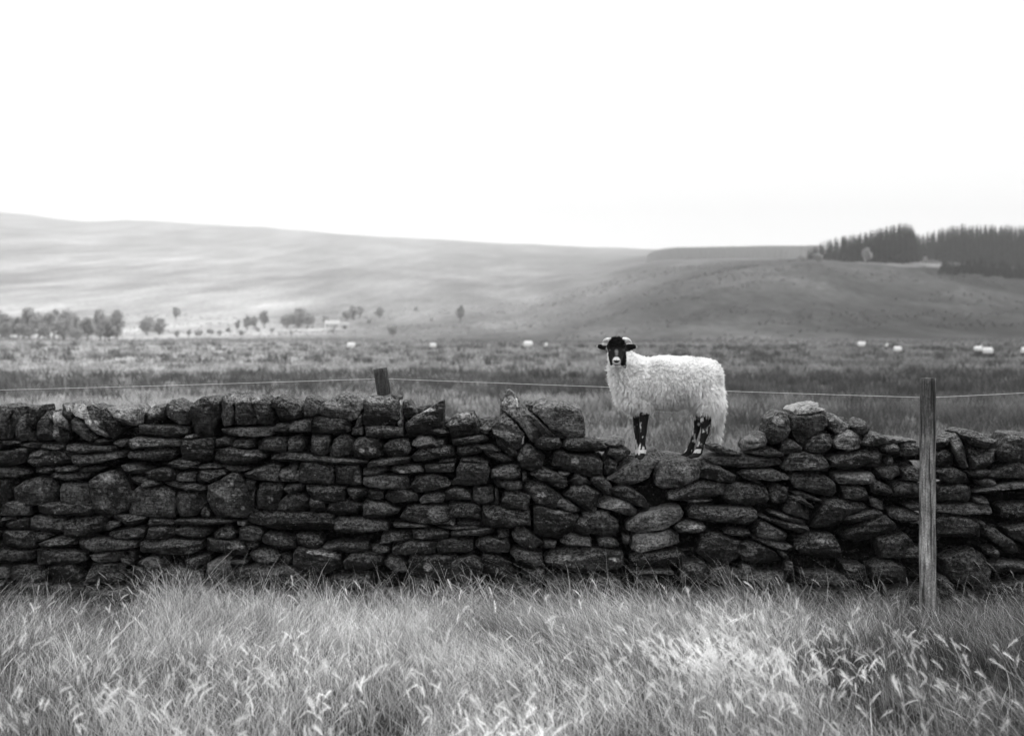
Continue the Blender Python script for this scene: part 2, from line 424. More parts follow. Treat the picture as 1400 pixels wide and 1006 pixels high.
def conifer(seed, n=900):
    """10 m spruce as layered drooping sprays"""
    r = np.random.default_rng(seed); b = Bag()
    z = r.uniform(.03, 1, n)**.8; rad = (1-z)**.75*.18*r.uniform(.45, 1.2, n)+.006
    a = r.uniform(0, 2*np.pi, n)
    p = np.stack([np.cos(a)*rad*.15, np.sin(a)*rad*.15, z], -1)*10
    d0 = np.stack([np.cos(a), np.sin(a), -.15+.5*z], -1); d1 = np.tile([0, 0, -.25], (n, 1))
    side = np.stack([-np.sin(a), np.cos(a), r.uniform(-.4, .4, n)], -1)
    b.add(*blades(p, d0, d1, rad*10, .05*10*(1.15-z)*r.uniform(.6, 1.3, n), side, 2, r.uniform(.7, 1.3, n)*.018)[:2], tone=.018)
    bm = b.mesh('conifer', LEAF, False)
    V, Q, T = tube(np.array([[0, 0, -.6], [0, 0, 5], [0, 0, 10.1]]), [.16, .1, .012], 6)
    tr = mesh('trunk', V, [Q, T], BARK, np.full(len(V), .05))
    return bm, tr
CON = []
for s in (1, 2, 3):
    cm, tm = conifer(s)
    root = empty('spruce_tree'); link('trunk', tm, root); link('crown', cm, root); CON.append(root)
cused = set(); ncon = 0
def spruce(px, d, H, wide, label, group):
    global ncon
    k = ncon % 3; ncon += 1
    o = CON[k] if k not in cused else copy_tree(CON[k]); cused.add(k)
    x = (px-700)/F*d
    o.location = (x, d, float(ground_z(np.array([x]), np.array([d]))[0])-.2)
    o.rotation_euler = (0, 0, RNG.uniform(0, 6.28)); s = H/10; o.scale = (s*wide, s*wide, s); tag(o, label, 'tree', group)
GC = 'spruces of the hilltop plantation'
# block A: dark front stand 1150-1250, tops rising to 303
top_row = lambda px: np.interp(px, [1108, 1125, 1150, 1180, 1215, 1235, 1247, 1251, 1262, 1290, 1310, 1400, 1500], [336, 328, 321, 316, 307, 303, 304, 318, 318, 309, 305, 306, 304])
def stand(px0, px1, n, d0, d1, label, group, shrink=1.0, jit=3):
    for px in np.linspace(px0, px1, n):
        px = px+RNG.uniform(-1.5, 1.5); d = RNG.uniform(d0, d1); x = (px-700)/F*d
        z = float(ground_z(np.array([x]), np.array([d]))[0]); zt = CAMZ-(top_row(px)-HOR)*d/F
        H = max(5, (zt-z)*shrink-RNG.uniform(0, jit)*d/F); spruce(px, d, H, 1.08, label, group)
lA = 'dark spruce in the tall block that stands highest above the pasture strip'
lB = 'spruce in the long plantation at the right edge of the hilltop'
lC = 'paler short spruce in the thin left end of the plantation'
stand(1153, 1249, 24, 655, 675, lA, GC); stand(1153, 1250, 22, 690, 720, lA, GC); stand(1154, 1250, 14, 640, 655, lA, GC, .93)
stand(1250, 1425, 40, 735, 765, lB, GC+' on the right'); stand(1252, 1425, 34, 775, 820, lB, GC+' on the right', 1.0, 4); stand(1290, 1425, 22, 715, 730, lB, GC+' on the right', .92)
stand(1106, 1156, 18, 720, 780, lC, GC+' at the thin left end', 1.0, 3)
for px in np.linspace(1284, 1420, 38):
    d = RNG.uniform(560, 615)
    spruce(px+RNG.uniform(-2, 2), d, RNG.uniform(4.5, 8.0)*np.interp(px, [1284, 1320], [.7, 1]), 1.9, 'low dark young spruce in the thicket below the long plantation', 'young spruces below the plantation')
plant(1, 1185, 364, 24, .85, 'pale rounded tree standing before the dark spruce block', d=610)
plant(0, 1265, 362, 11, .6, 'small dark bush alone in the pale pasture strip on the hill', d=640)
plant(3, 1118, 358, 12, 1.6, 'low pale bush left of the plantation end', d=640)
plant(0, 1096, 358, 8, 1.6, 'low dark bush farthest left on the hilltop beside the plantation', d=650)

def far_wood():
    b = Bag(); r = np.random.default_rng(5)
    n = 5200; px = r.uniform(885, 1125, n); d = r.uniform(1560, 1900, n); x = (px-700)/F*d
    z = ground_z(x, d); H = 9+1.2*vnoise(np.stack([px, d*.1, d*0], -1), .12, 3)+r.uniform(-1, 1.6, n)
    zt = CAMZ-(np.interp(px, [880, 893, 915, 945, 1000, 1040, 1100, 1125], [352, 344, 338, 334.5, 334, 332.5, 333, 333])-HOR)*d/F; H = np.clip(zt-z+r.uniform(-2, 1.5, n), 2, 14)
    root = np.stack([x, d, z-.5], -1)
    for a in (0, 1):
        s = np.tile([1., .0, 0] if a else [.5, .8, 0], (n, 1))
        b.add(*blades(root, np.tile([0, 0, 1.], (n, 1)), np.zeros((n, 3)), H, 3.4, s, 3, .05)[:2], tone=.28)  # pale tone puts haze into the colour of the far trees
    o = link('far_wood', b.mesh('far_wood', LEAF, False)); tag(o, 'distant plantation along the skyline left of the near spruces', 'wood', kind='stuff')
far_wood()

# ---------------------------------------------------------------- farmhouse
def farm():
    d = 715; px = 455; x = (px-700)/F*d; z = float(ground_z(np.array([x]), np.array([d]))[0])
    root = empty('farmhouse', (x, d, z), math.radians(8)); tag(root, 'low white farmhouse with outbuilding among trees on the left slope', 'house')
    def gable(name, x0, x1, y0, y1, h, rh, wt, rt):
        b = Bag()
        ym = (y0+y1)/2
        V = [(x0, y0, -1), (x1, y0, -1), (x1, y1, -1), (x0, y1, -1), (x0, y0, h), (x1, y0, h), (x1, y1, h), (x0, y1, h), (x0, ym, h+rh), (x1, ym, h+rh)]
        b.add(V, [(0, 1, 5, 4), (2, 3, 7, 6), (0, 4, 7, 3), (1, 2, 6, 5)], [(4, 8, 7), (5, 6, 9)], wt)
        link('wall', b.mesh('wall', PAINT, False), root)
        b = Bag(); e = .3; t = .18
        for s, (ya, yb) in enumerate(((y0-e, ym), (y1+e, ym))):
            za = h-rh*e/(ym-y0); V = [(x0-e, ya, za+.02), (x1+e, ya, za+.02), (x1+e, yb, h+rh+.02), (x0-e, yb, h+rh+.02)]
            V += [(a, c, q+t) for a, c, q in V]
            b.add(V, [(0, 1, 2, 3), (4, 7, 6, 5), (0, 4, 5, 1), (2, 6, 7, 3), (0, 3, 7, 4), (1, 5, 6, 2)], None, rt)
        return link('roof', b.mesh('roof', SLATE, False), root)
    r1 = gable('house', -3.8, 3.4, -2.4, 2.4, 2.6, 1.5, .62, .4)
    gable('barn', 3.75, 8.0, -2.0, 2.2, 1.9, 1.1, .55, .3)
    for cx in (-3.3, 2.9):
        b = Bag(); b.box(cx-.3, cx+.3, -.35, .35, 3.6, 5.0, .6); link('chimney', b.mesh('chimney', PAINT, False), r1)
    for wx in (-2.6, -.9, 1.9):
        b = Bag(); b.box(wx-.4, wx+.4, -2.46, -2.40, .9, 1.9, .05); link('window', b.mesh('window', SLATE, False), root)
    b = Bag(); b.box(.2, 1.1, -2.46, -2.40, -.2, 2.0, .1); link('door', b.mesh('door', SLATE, False), root)
    b = Bag(); b.box(5.0, 6.8, -2.06, -2.0, -.2, 1.6, .08); link('door', b.mesh('barn_door', SLATE, False), root)
farm()
# ---------------------------------------------------------------- dry stone wall
# outlines of the stones as they lie in the wall, in sixths of a photo pixel from each block's corner
ST = {(0, 530): """-80 170 60 160 110 190 60 300 30 480 -80 480;60 200 130 175 215 180 200 250 110 470 40 475 50 330;150 300 190 235 215 290 300 470 320 490 110 490 110 400
240 180 360 165 375 210 320 330 300 380 230 280;320 340 400 220 430 290 450 370 480 480 350 490 320 440;450 240 550 210 600 330 600 400 540 380 470 350
470 350 540 340 600 370 620 480 540 515 480 480 460 400;540 150 610 150 650 240 640 330 600 330 560 240;620 140 690 115 750 170 860 310 990 440 960 470 860 430 740 280 650 260
630 290 680 270 760 330 860 460 810 500 760 480 640 380 620 340;750 180 820 160 880 190 940 300 1000 430 900 370 800 270;880 180 960 190 1040 300 1140 370 1030 480 960 390 900 280
950 190 1060 180 1210 165 1250 200 1240 340 1160 350 1040 290;0 490 180 485 190 510 60 530 0 520;170 520 260 505 370 520 360 555 280 555 180 540;370 520 560 520 570 570 370 570
580 530 700 525 860 540 1030 540 1040 570 980 600 860 600 720 605 590 570;840 490 900 475 1000 490 980 510 850 515;1010 500 1080 480 1150 490 1140 540 1050 540
-60 590 60 590 150 555 270 570 270 600 200 690 60 730 -60 730;260 600 330 570 460 575 590 590 640 620 640 700 500 715 300 720 250 680;640 620 780 620 960 600 1115 590 1120 640 950 680 780 715 690 715 650 680
1160 480 1220 455 1330 465 1640 480 1640 540 1400 560 1180 570 1150 530;1160 600 1300 575 1490 555 1590 560 1600 620 1520 680 1400 685 1200 670 1160 630;0 740 130 735 150 790 130 830 20 835 -60 820 -60 760
130 740 250 760 270 790 200 830 140 820;270 730 470 725 480 760 420 800 300 790;480 730 640 725 710 740 650 770 500 770;690 750 860 725 960 730 900 765 760 785 700 775
430 810 500 775 600 790 760 780 800 810 720 850 620 855 500 830 440 830;1080 720 1240 710 1341 760 1300 800 1150 790;1180 830 1260 820 1360 840 1410 870 1370 910 1250 900 1190 870
-60 850 60 850 100 900 90 1080 -20 1110 -60 1100;110 930 200 860 310 830 450 840 510 920 510 1060 400 1080 150 1100 105 1060 100 980;550 890 630 870 790 900 810 1060 800 1100 680 1100 540 1090 545 980
810 850 900 800 1000 770 1060 800 1160 900 1190 990 1180 1060 1130 1130 1030 1180 950 1200 850 1150 820 1000""",
(0, 670): """-60 120 110 115 260 130 250 235 130 250 -60 240;330 140 400 115 560 118 700 130 830 140 840 200 820 240 600 235 400 225 320 195;0 255 120 255 140 280 40 290 0 285
40 310 200 260 240 270 235 350 100 370 20 350;250 260 340 240 420 235 560 270 575 330 550 400 480 405 350 375 250 365;575 300 650 265 850 250 970 245 960 380 800 430 620 435 575 400
1000 235 1100 240 1200 235 1320 260 1280 310 1180 340 1120 300 1020 270;960 300 1090 290 1090 330 1000 370 960 350;0 390 150 380 280 400 280 540 150 550 0 540;300 400 400 390 480 420 400 470 300 470
330 500 430 460 540 435 670 450 670 510 530 540 420 540 340 525;690 460 800 450 960 450 1240 475 1240 530 1150 560 1000 560 830 570 720 560;970 400 1100 370 1250 350 1310 360 1300 440 1150 460 1000 450
-60 545 100 560 270 575 280 640 200 680 60 670 -60 660;300 560 480 550 640 570 760 590 770 650 720 690 560 690 420 690 320 690;810 600 950 570 1120 580 1130 630 1060 660 900 660 840 640
1070 640 1130 610 1210 640 1210 690 1140 700;1160 560 1230 565 1230 620 1170 610;-60 705 60 720 70 810 0 820 -60 820;90 710 200 695 350 710 390 760 400 830 330 845 200 820 80 825
420 710 640 695 700 760 740 820 650 880 500 860 420 810;770 770 860 680 1000 690 1130 710 1110 830 900 890 780 860;1220 690 1300 640 1400 620 1480 660 1460 690 1300 705
1120 760 1200 720 1400 700 1500 740 1480 860 1200 880 1130 850;-60 830 80 850 100 930 0 950 -60 940;110 850 200 840 340 860 440 870 440 960 250 960 120 930;450 890 750 890 760 1050 450 1050
-60 960 200 960 400 980 400 1100 -60 1100;780 900 1150 900 1200 1050 780 1060""",
(200, 530): """-150 970 -90 920 40 935 150 920 250 970 255 1180 100 1190 -50 1180 -180 1160 -160 1020;0 200 60 165 140 180 150 260 120 300 0 310;150 170 210 115 290 160 350 220 390 290 380 340 300 335 210 290 160 230
-90 350 100 345 280 350 370 370 360 430 200 460 60 455 -80 430;360 230 430 130 500 90 600 95 660 130 650 290 620 350 600 450 500 465 430 450 420 330 370 280;660 90 740 50 800 80 810 110 780 160 800 260 780 340 700 365 670 330 670 180
790 120 870 50 920 80 960 200 1030 330 900 345 800 340 800 230;940 90 1050 90 1140 150 1170 300 1140 345 1040 330 960 210;1110 120 1200 80 1320 130 1420 170 1440 280 1300 310 1220 300 1170 200
680 380 900 365 1150 360 1150 440 1000 460 800 440 700 420;330 450 420 430 430 460 340 470;1150 370 1180 335 1300 330 1330 370 1300 415 1180 410;320 490 450 480 600 465 600 560 580 650 530 690 420 680 330 660 315 570
620 480 700 455 770 480 770 540 640 550;780 490 850 470 990 475 990 550 860 560 780 540;1000 500 1070 460 1280 465 1290 540 1270 590 1060 580 1000 555;600 580 700 560 780 550 900 580 1020 580 1090 640 960 690 800 710 660 700 600 670
180 700 260 660 380 700 450 740 330 755 230 730;260 660 450 680 470 700 420 730 300 690;470 720 560 705 690 715 700 745 560 755 480 750;690 720 800 715 900 730 960 750 850 780 720 760
0 770 130 740 220 750 270 800 240 850 100 850 -20 830 -60 800;270 800 340 770 440 780 440 870 340 860 270 850;450 780 500 755 690 760 720 800 600 860 480 880 450 850;-60 850 60 845 100 890 60 920 -60 915
120 870 300 865 450 890 540 910 540 940 400 950 250 915;550 910 700 830 770 790 830 790 870 860 930 960 970 1080 960 1130 880 1200 620 1180 600 1140 550 1040 545 960;870 800 1000 740 1150 710 1210 730 1200 860 1050 855 900 840
890 850 1000 860 1000 900 970 980 930 960;960 910 1000 900 990 1000 980 1080 950 1040;1010 950 1040 880 1130 880 1240 900 1230 980 1190 1100 1180 1120 1000 1110 1000 1010;1210 760 1300 740 1400 760 1400 850 1341 870 1230 860
260 970 380 960 510 980 530 1020 520 1090 450 1170 290 1180 260 1110;1250 920 1330 895 1430 910 1430 960 1340 980 1260 960""",
(200, 670): """0 345 150 335 240 350 240 430 130 455 -20 460;-90 500 0 460 200 460 490 480 500 540 400 590 200 600 -50 600 -80 560;465 190 520 150 580 190 590 250 500 255;0 265 60 260 150 270 240 290 230 330 100 330 0 330
250 280 420 270 600 275 800 285 790 310 600 330 400 325 260 325;810 290 900 300 910 320 820 315;910 210 980 175 1180 200 1341 210 1700 225 1730 380 1400 375 1150 370 1060 330 910 300
250 370 320 340 430 335 570 370 570 410 480 450 330 455 250 420;590 410 690 345 780 345 810 400 800 450 640 445;820 380 860 345 1000 350 1050 400 1040 480 950 485 830 450;1050 450 1080 410 1200 420 1350 470 1360 550 1240 560 1200 530 1060 490
530 460 700 460 880 480 910 560 900 610 750 600 540 580;890 490 980 485 1030 510 980 550 920 555;920 590 1020 545 1160 555 1210 610 1200 660 1100 675 990 665;1215 600 1260 580 1330 630 1300 700 1230 700
330 660 480 610 550 620 540 700 440 720 340 700;550 680 700 610 760 620 760 830 700 860 600 860 520 720;760 640 930 650 920 690 780 690;770 770 840 710 950 720 950 800 880 850 780 850
950 700 1100 690 1341 730 1440 740 1480 900 1400 930 960 940;600 870 900 870 940 880 930 1000 600 1000;-10 640 100 640 150 700 100 760 -60 740;100 730 300 720 500 760 500 870 150 880""",
(400, 530): """-50 460 60 440 100 500 80 590 -40 600;-190 600 0 605 170 620 400 650 680 675 660 700 430 705 150 680 -60 680 -210 670;80 200 110 85 160 85 260 130 230 230 190 270 100 270;220 190 290 130 440 60 540 75 640 120 640 200 590 270 520 310 430 290 230 250
-20 300 80 290 160 290 150 400 60 415 -60 400;150 350 180 265 440 290 530 330 520 400 400 430 150 415;640 110 720 85 800 100 900 75 970 95 975 290 930 350 700 350 640 330 650 220;590 290 620 230 640 220 640 350 560 370
980 115 1003 118 1010 360 965 360;1000 130 1060 120 1140 230 1120 260 1020 300;1120 260 1200 230 1341 130 1380 120 1380 370 1290 370 1190 430 1060 470 1030 330;1190 410 1260 370 1400 380 1460 430 1400 450 1250 440
650 360 800 350 1000 370 1010 450 800 470 680 440;540 370 640 350 640 430 540 430;330 580 370 480 450 425 500 450 550 500 520 640 420 645 330 620;155 440 330 450 320 600 270 630 160 600
540 540 580 470 650 455 780 480 820 540 820 630 700 655 540 640;830 540 880 490 980 470 1060 490 1090 560 1040 630 900 635 840 600;1090 500 1150 450 1260 450 1310 490 1300 530 1180 560 1090 540
1080 640 1160 570 1260 540 1400 540 1470 560 1480 620 1400 650 1200 680 1120 680;690 690 850 660 970 640 1065 645 1060 690 900 710 760 730 680 740;640 750 780 720 880 720 880 760 760 800 650 810
890 750 940 710 1150 710 1200 760 1190 800 940 795;1210 720 1300 700 1480 700 1480 770 1340 785 1220 770;40 870 60 690 200 690 370 720 370 890 150 880;360 890 380 720 560 720 600 715 625 870 600 895 480 905
-60 700 40 700 40 790 20 860 -60 870;-60 890 80 890 100 930 60 960 -60 970;640 830 800 805 1050 815 1060 930 850 930 700 930 640 880;1070 920 1120 830 1280 795 1400 830 1450 880 1400 930 1150 965
105 910 160 885 470 925 470 1060 330 1070 180 1050;485 930 560 930 670 960 660 1010 570 1040 490 990;680 950 830 955 830 1030 700 1030;840 990 900 940 980 930 1130 980 1150 1040 1060 1070 900 1060 840 1030
1160 1030 1220 970 1360 960 1400 990 1380 1050 1180 1060""",
(400, 670): """-150 130 -60 50 70 30 130 90 130 205 -40 200 -150 180;135 130 150 75 290 90 290 200 220 225 140 200;300 170 360 110 500 95 640 150 630 190 520 220 400 240 310 220;635 130 660 110 830 120 970 190 960 215 770 270 640 270
980 250 1060 150 1200 140 1341 150 1440 160 1440 320 1200 310 990 280;370 290 400 260 620 270 860 300 870 370 600 395 380 390;915 310 1200 315 1260 330 1250 355 920 345;1090 370 1341 370 1430 385 1420 440 1110 460
820 400 1080 390 1090 460 900 480 800 490;20 420 60 410 230 430 270 490 210 545 30 520;270 520 410 495 680 490 700 560 500 580 280 545;710 530 760 500 890 520 890 590 740 575;905 520 1000 480 1160 475 1320 490 1300 580 1060 600 910 590
0 600 30 540 190 550 380 560 430 610 430 740 300 770 60 750 0 700;460 660 560 570 760 580 830 620 810 700 640 740 480 740;820 680 880 600 960 600 1040 680 1040 750 960 760;1060 660 1080 610 1341 610 1490 620 1480 800 1300 830 1080 770
320 820 560 785 700 800 720 900 500 930 330 910;-60 740 70 760 90 900 -60 930;1060 800 1300 840 1280 940 1080 900""",
(600, 530): """60 350 120 280 170 235 310 230 350 330 370 420 250 455 110 460 100 380;370 380 430 365 480 380 450 420 380 420;110 480 300 455 430 425 450 490 300 520 130 540;-80 490 60 470 70 540 -60 545;-60 560 60 540 90 620 -40 640
160 560 300 530 400 560 380 600 270 630 180 640;300 530 480 530 570 590 430 590;400 570 500 590 640 640 690 670 600 690 430 620;210 650 340 640 470 690 340 680 200 680;0 660 160 655 160 690 0 695;480 370 540 310 600 250 680 310 780 430 750 500 620 400 500 400
490 390 640 380 770 440 750 560 700 580 600 480 500 430;520 460 560 450 680 560 720 610 710 640 640 620 540 540;560 110 650 30 690 60 830 230 940 380 950 440 890 510 850 500 770 380 700 300 600 220;830 240 870 260 1080 460 960 450 870 320
870 220 900 140 970 110 1040 150 1200 155 1300 190 1330 300 1341 330 1341 460 1240 470 1130 470 1060 430 960 310;890 490 960 455 1110 470 1130 540 1100 575 960 570 890 540;720 650 750 570 820 525 880 570 980 640 940 730 860 770 760 740
1040 720 1070 600 1110 575 1200 620 1400 635 1500 680 1500 810 1400 820 1300 790 1150 760;1140 540 1170 475 1341 475 1480 490 1550 550 1530 590 1350 590 1200 580;840 800 900 745 960 740 1160 830 1180 870 1080 900 960 880
1100 780 1210 790 1190 810 1110 800;1190 870 1270 795 1360 840 1400 890 1200 890;1040 890 1150 850 1185 900 1130 940;160 760 190 690 440 690 460 760 440 890 320 900 120 890 130 850 160 840
480 830 490 760 600 720 720 710 750 770 750 840 640 850;760 790 800 790 800 870 770 860;500 860 620 845 750 860 770 940 700 945 550 920;770 960 810 870 960 880 1060 950 1130 1010 1090 1080 1060 1110 900 1060
1150 1000 1240 900 1341 905 1490 980 1450 1100 1440 1150 1341 1140 1280 1080;40 970 130 930 230 940 290 980 290 1040 60 1050;310 940 330 915 490 920 510 1070 400 1080 310 1050;510 930 540 940 555 1080 520 1070
570 1050 600 970 700 950 840 1000 820 1120 650 1110 570 1100""",
(600, 670): """1070 140 1110 75 1200 110 1310 190 1230 210 1080 160;70 240 90 130 200 120 380 150 380 270 200 270;70 260 150 260 150 320 60 310;160 280 380 285 390 330 170 320;400 340 400 155 520 150 640 190 830 200 840 330 700 340 640 360 430 345
870 180 930 150 1040 180 1230 220 1290 250 1230 380 1120 460 1000 450 880 400;0 335 320 335 370 350 200 360 0 360;110 400 180 370 490 360 510 390 400 420 110 440;540 370 640 380 640 440 540 445;670 410 720 330 780 350 960 490 860 570 770 530 690 470
-30 520 0 470 150 455 310 470 310 560 200 580 0 590;330 520 370 460 440 450 620 460 650 520 640 580 400 580;650 580 700 550 950 600 960 700 920 710 700 650;60 680 180 640 300 610 400 690 390 780 260 860 90 840
400 760 400 590 520 600 640 680 710 800 660 820 420 790;760 740 970 740 960 850 900 900 780 880;970 640 1050 580 1180 545 1341 540 1550 550 1690 580 1700 700 1650 730 1341 760 1100 740 1000 700;1110 480 1180 390 1300 430 1390 440 1400 520 1200 530
960 480 1080 480 1060 540 970 530;1225 380 1290 270 1341 260 1400 300 1400 410 1341 420;600 850 750 850 760 1000 590 1000;980 830 1341 820 1400 840 1400 960 990 950;800 900 950 900 940 1000 800 1000;20 860 250 870 250 960 20 960""",
(800, 580): """110 160 300 130 360 140 370 190 270 210 170 190;200 290 230 230 350 200 430 260 420 280 300 350 270 320;165 430 180 340 210 290 260 310 300 370 290 420 200 470;190 500 300 425 440 345 540 315 580 262 660 240 740 290 740 310 640 390 580 500 480 550 360 560 230 520
640 400 690 330 800 290 1000 330 1110 375 1070 490 980 540 860 590 720 600 660 560;1080 420 1130 370 1250 400 1400 480 1390 540 1300 540 1180 520 1060 490;770 640 830 600 1000 540 1110 520 1280 550 1270 640 1080 680 900 700 770 700
930 710 950 690 1150 690 1180 700 1000 730;60 520 90 465 160 470 250 580 240 650 190 650 80 570;250 610 330 560 440 600 560 690 600 780 480 750 360 700 260 670;100 720 150 655 300 690 400 720 480 790 470 830 420 850 360 830 230 790 110 760""",
(800, 680): """-20 330 -20 150 100 140 210 130 240 180 310 230 310 330 240 360 140 345;390 250 490 170 620 130 770 95 880 95 915 160 890 210 760 290 600 320 440 330 390 300;960 150 1000 75 1200 100 1400 100 1560 110 1560 200 1400 240 1200 245 1100 215 980 200
830 290 860 240 960 225 1090 240 1130 290 1060 325 860 330;430 470 450 370 500 340 800 315 880 370 870 430 700 470 480 510;115 380 150 365 250 380 320 440 300 480 130 450;350 360 420 370 430 410 380 440 350 420
410 560 480 520 700 510 860 500 940 560 880 600 700 640 450 640;1040 520 1080 370 1130 330 1250 350 1341 390 1440 420 1430 520 1380 600 1300 640 1180 630;420 690 640 670 820 690 820 720 430 720;480 760 560 740 660 760 650 850 480 850
0 750 300 760 350 820 350 950 0 950;900 610 1110 600 1140 650 1130 800 880 780;1150 650 1341 645 1341 800 1160 800""",
(1000, 540): """-220 590 -160 560 0 555 160 565 440 580 480 620 440 660 240 680 0 655 -140 640;-190 470 -120 455 0 500 120 540 100 555 -60 550 -180 520;150 540 200 500 370 480 480 540 480 570 350 570;135 470 160 420 250 400 270 355 330 355 340 470 200 500 140 520
-60 950 -50 830 50 815 330 840 350 950 300 1000 0 1010;80 740 150 700 400 690 540 750 540 775 400 790 200 775 150 760;110 750 240 790 330 830 250 810 130 770;340 340 360 230 460 150 540 180 560 330 510 400 400 470 350 430
560 190 640 190 720 185 880 140 885 270 850 330 720 400 690 470 660 500 600 440 560 330;580 150 610 125 740 90 820 75 800 115 880 130 860 150 720 185 620 195;885 170 960 180 1110 290 1080 310 990 360 900 310;460 480 490 410 560 410 660 490 640 520 500 540 460 540
690 480 760 380 830 360 940 370 960 450 920 510 800 540 700 530;950 440 1000 380 1090 325 1150 340 1210 410 1200 490 1090 520 980 490;1150 300 1230 225 1300 320 1280 350 1190 370;1210 440 1250 370 1400 360 1470 400 1460 470 1300 480 1220 480
480 660 560 550 630 530 850 550 900 640 900 700 700 700 500 690;910 590 1000 560 1300 500 1390 490 1400 560 1390 620 1200 660 1100 690 930 660;960 740 1000 715 1300 715 1340 780 1330 820 1000 820;550 780 600 730 860 735 950 800 980 900 930 935 760 900 590 850
550 890 650 890 850 970 840 985 640 940;340 960 370 870 430 825 540 860 530 960 450 1000 350 1000;1040 960 1040 850 1200 840 1250 870 1260 960 1150 970""",
(1000, 680): """500 100 540 10 620 40 740 130 730 210 600 180 500 140;550 0 650 0 770 90 760 105 640 50 560 20;360 150 400 135 520 170 690 230 690 260 560 230 420 180;380 210 560 240 720 280 730 320 640 335 500 290 380 240;270 180 320 170 370 200 370 230 300 200
0 110 120 105 240 130 250 220 150 260 0 230 -90 200 -80 130;230 320 270 240 330 240 440 300 530 340 520 400 350 400 240 360;0 290 180 310 190 360 0 350 -60 330;210 370 350 390 570 450 550 490 400 470 220 400
40 500 70 440 150 425 260 430 400 500 460 560 440 600 200 610 90 570;-30 400 40 410 30 480 -20 500;430 480 470 490 550 560 520 580 440 520;110 620 180 640 190 700 90 690;590 470 610 390 740 340 950 350 1010 460 1000 560 850 555 650 530
760 280 830 120 880 40 1000 30 1250 70 1260 100 1080 170 1000 260 880 280;1020 240 1080 180 1240 140 1341 120 1400 140 1360 190 1200 220 1080 260;1050 380 1160 290 1300 190 1440 170 1560 300 1440 330 1300 390 1180 420 1080 400
650 700 900 690 1150 740 1150 800 660 800;0 700 200 700 500 700 500 820 0 820;500 600 570 600 580 700 500 700;1040 620 1250 640 1250 760 1050 760;1350 380 1640 350 1720 480 1600 560 1380 560;-40 150 20 150 20 160 -40 160""",
(1200, 550): """20 340 120 400 220 360 210 480 140 480 50 440;60 330 200 340 370 350 380 380 220 360 120 390;220 360 380 380 380 500 290 510 200 490;-60 460 40 450 50 500 20 580 -60 600;90 570 100 510 160 500 170 560 130 580
0 610 70 580 210 585 220 660 170 710 40 700;240 620 340 590 420 620 420 730 260 720;-60 720 60 740 150 790 150 860 60 860 -40 830;170 770 200 740 380 740 430 760 430 870 180 870;-80 870 0 885 80 930 60 1000 -40 960;270 950 400 930 420 1000 300 990
520 360 600 330 680 340 640 400 530 470;520 480 640 440 700 480 700 590 540 600;680 340 760 300 800 330 830 480 850 600 790 610 740 540 690 420;770 280 850 260 920 270 1120 350 1100 430 980 430 870 390 800 330
860 430 900 415 1140 450 1090 540 1000 590 870 610 850 520;1160 430 1230 300 1341 290 1500 310 1500 540 1300 560 1180 540 1140 500;540 620 600 600 740 605 850 670 840 740 700 750 600 720;850 640 1000 620 1100 640 960 690 880 690
960 690 1110 640 1300 540 1500 520 1500 700 1290 700 1150 690 1000 700;930 730 960 710 1110 705 1110 750 980 780;910 830 1090 770 1300 740 1500 740 1500 780 1341 790 1100 820 930 850;560 900 600 790 800 760 880 790 900 880 800 920 600 930
530 730 560 750 560 820 530 830;900 880 1010 870 1020 930 900 930;530 950 900 935 1050 940 1060 1020 700 1035 540 1010;1140 960 1180 940 1500 930 1500 1080 1300 1080 1150 1050""",
(1200, 680): """-40 650 60 600 150 595 240 620 290 680 280 780 0 780;120 130 230 110 400 150 420 220 300 240 180 210 130 180;-20 120 50 130 60 160 0 175;520 180 620 160 850 200 940 250 960 370 800 370 540 370;960 320 1000 270 1100 290 1320 450 1300 510 1250 525 1180 480 980 350
1200 290 1341 255 1500 250 1500 420 1300 400 1220 350;890 210 980 220 1010 260 920 240;1010 480 1100 460 1130 520 1110 570 1050 540;240 530 290 475 400 470 420 590 280 600;620 580 800 510 920 490 1010 560 1060 680 1040 850 850 800 700 780 650 700
1070 640 1200 600 1400 620 1500 640 1500 700 1200 690 1100 680;550 740 650 740 720 830 700 940 550 940;1080 820 1341 770 1500 770 1500 900 1080 900"""}
stones = []
for (ox, oy), s in ST.items():
    for t in s.replace('\n', ';').split(';'):
        a = np.array([float(q) for q in t.split()]).reshape(-1, 2)/6.705+[ox, oy]
        stones.append(a)

def cube_grid(n):
    key = {}; V = []; Qs = []
    def vid(p):
        if p not in key: key[p] = len(V); V.append(p)
        return key[p]
    for ax in range(3):
        for sg in (0, n):
            for i in range(n):
                for j in range(n):
                    q = []
                    for (a, b) in ((i, j), (i+1, j), (i+1, j+1), (i, j+1)):
                        p = [0, 0, 0]; p[ax] = sg; p[(ax+1) % 3] = a; p[(ax+2) % 3] = b; q.append(vid(tuple(p)))
                    Qs.append(q if sg else q[::-1])
    return np.array(V, float)/n*2-1, np.array(Qs)
GRID = {n: cube_grid(n) for n in (6, 8, 9, 12, 18, 26)}

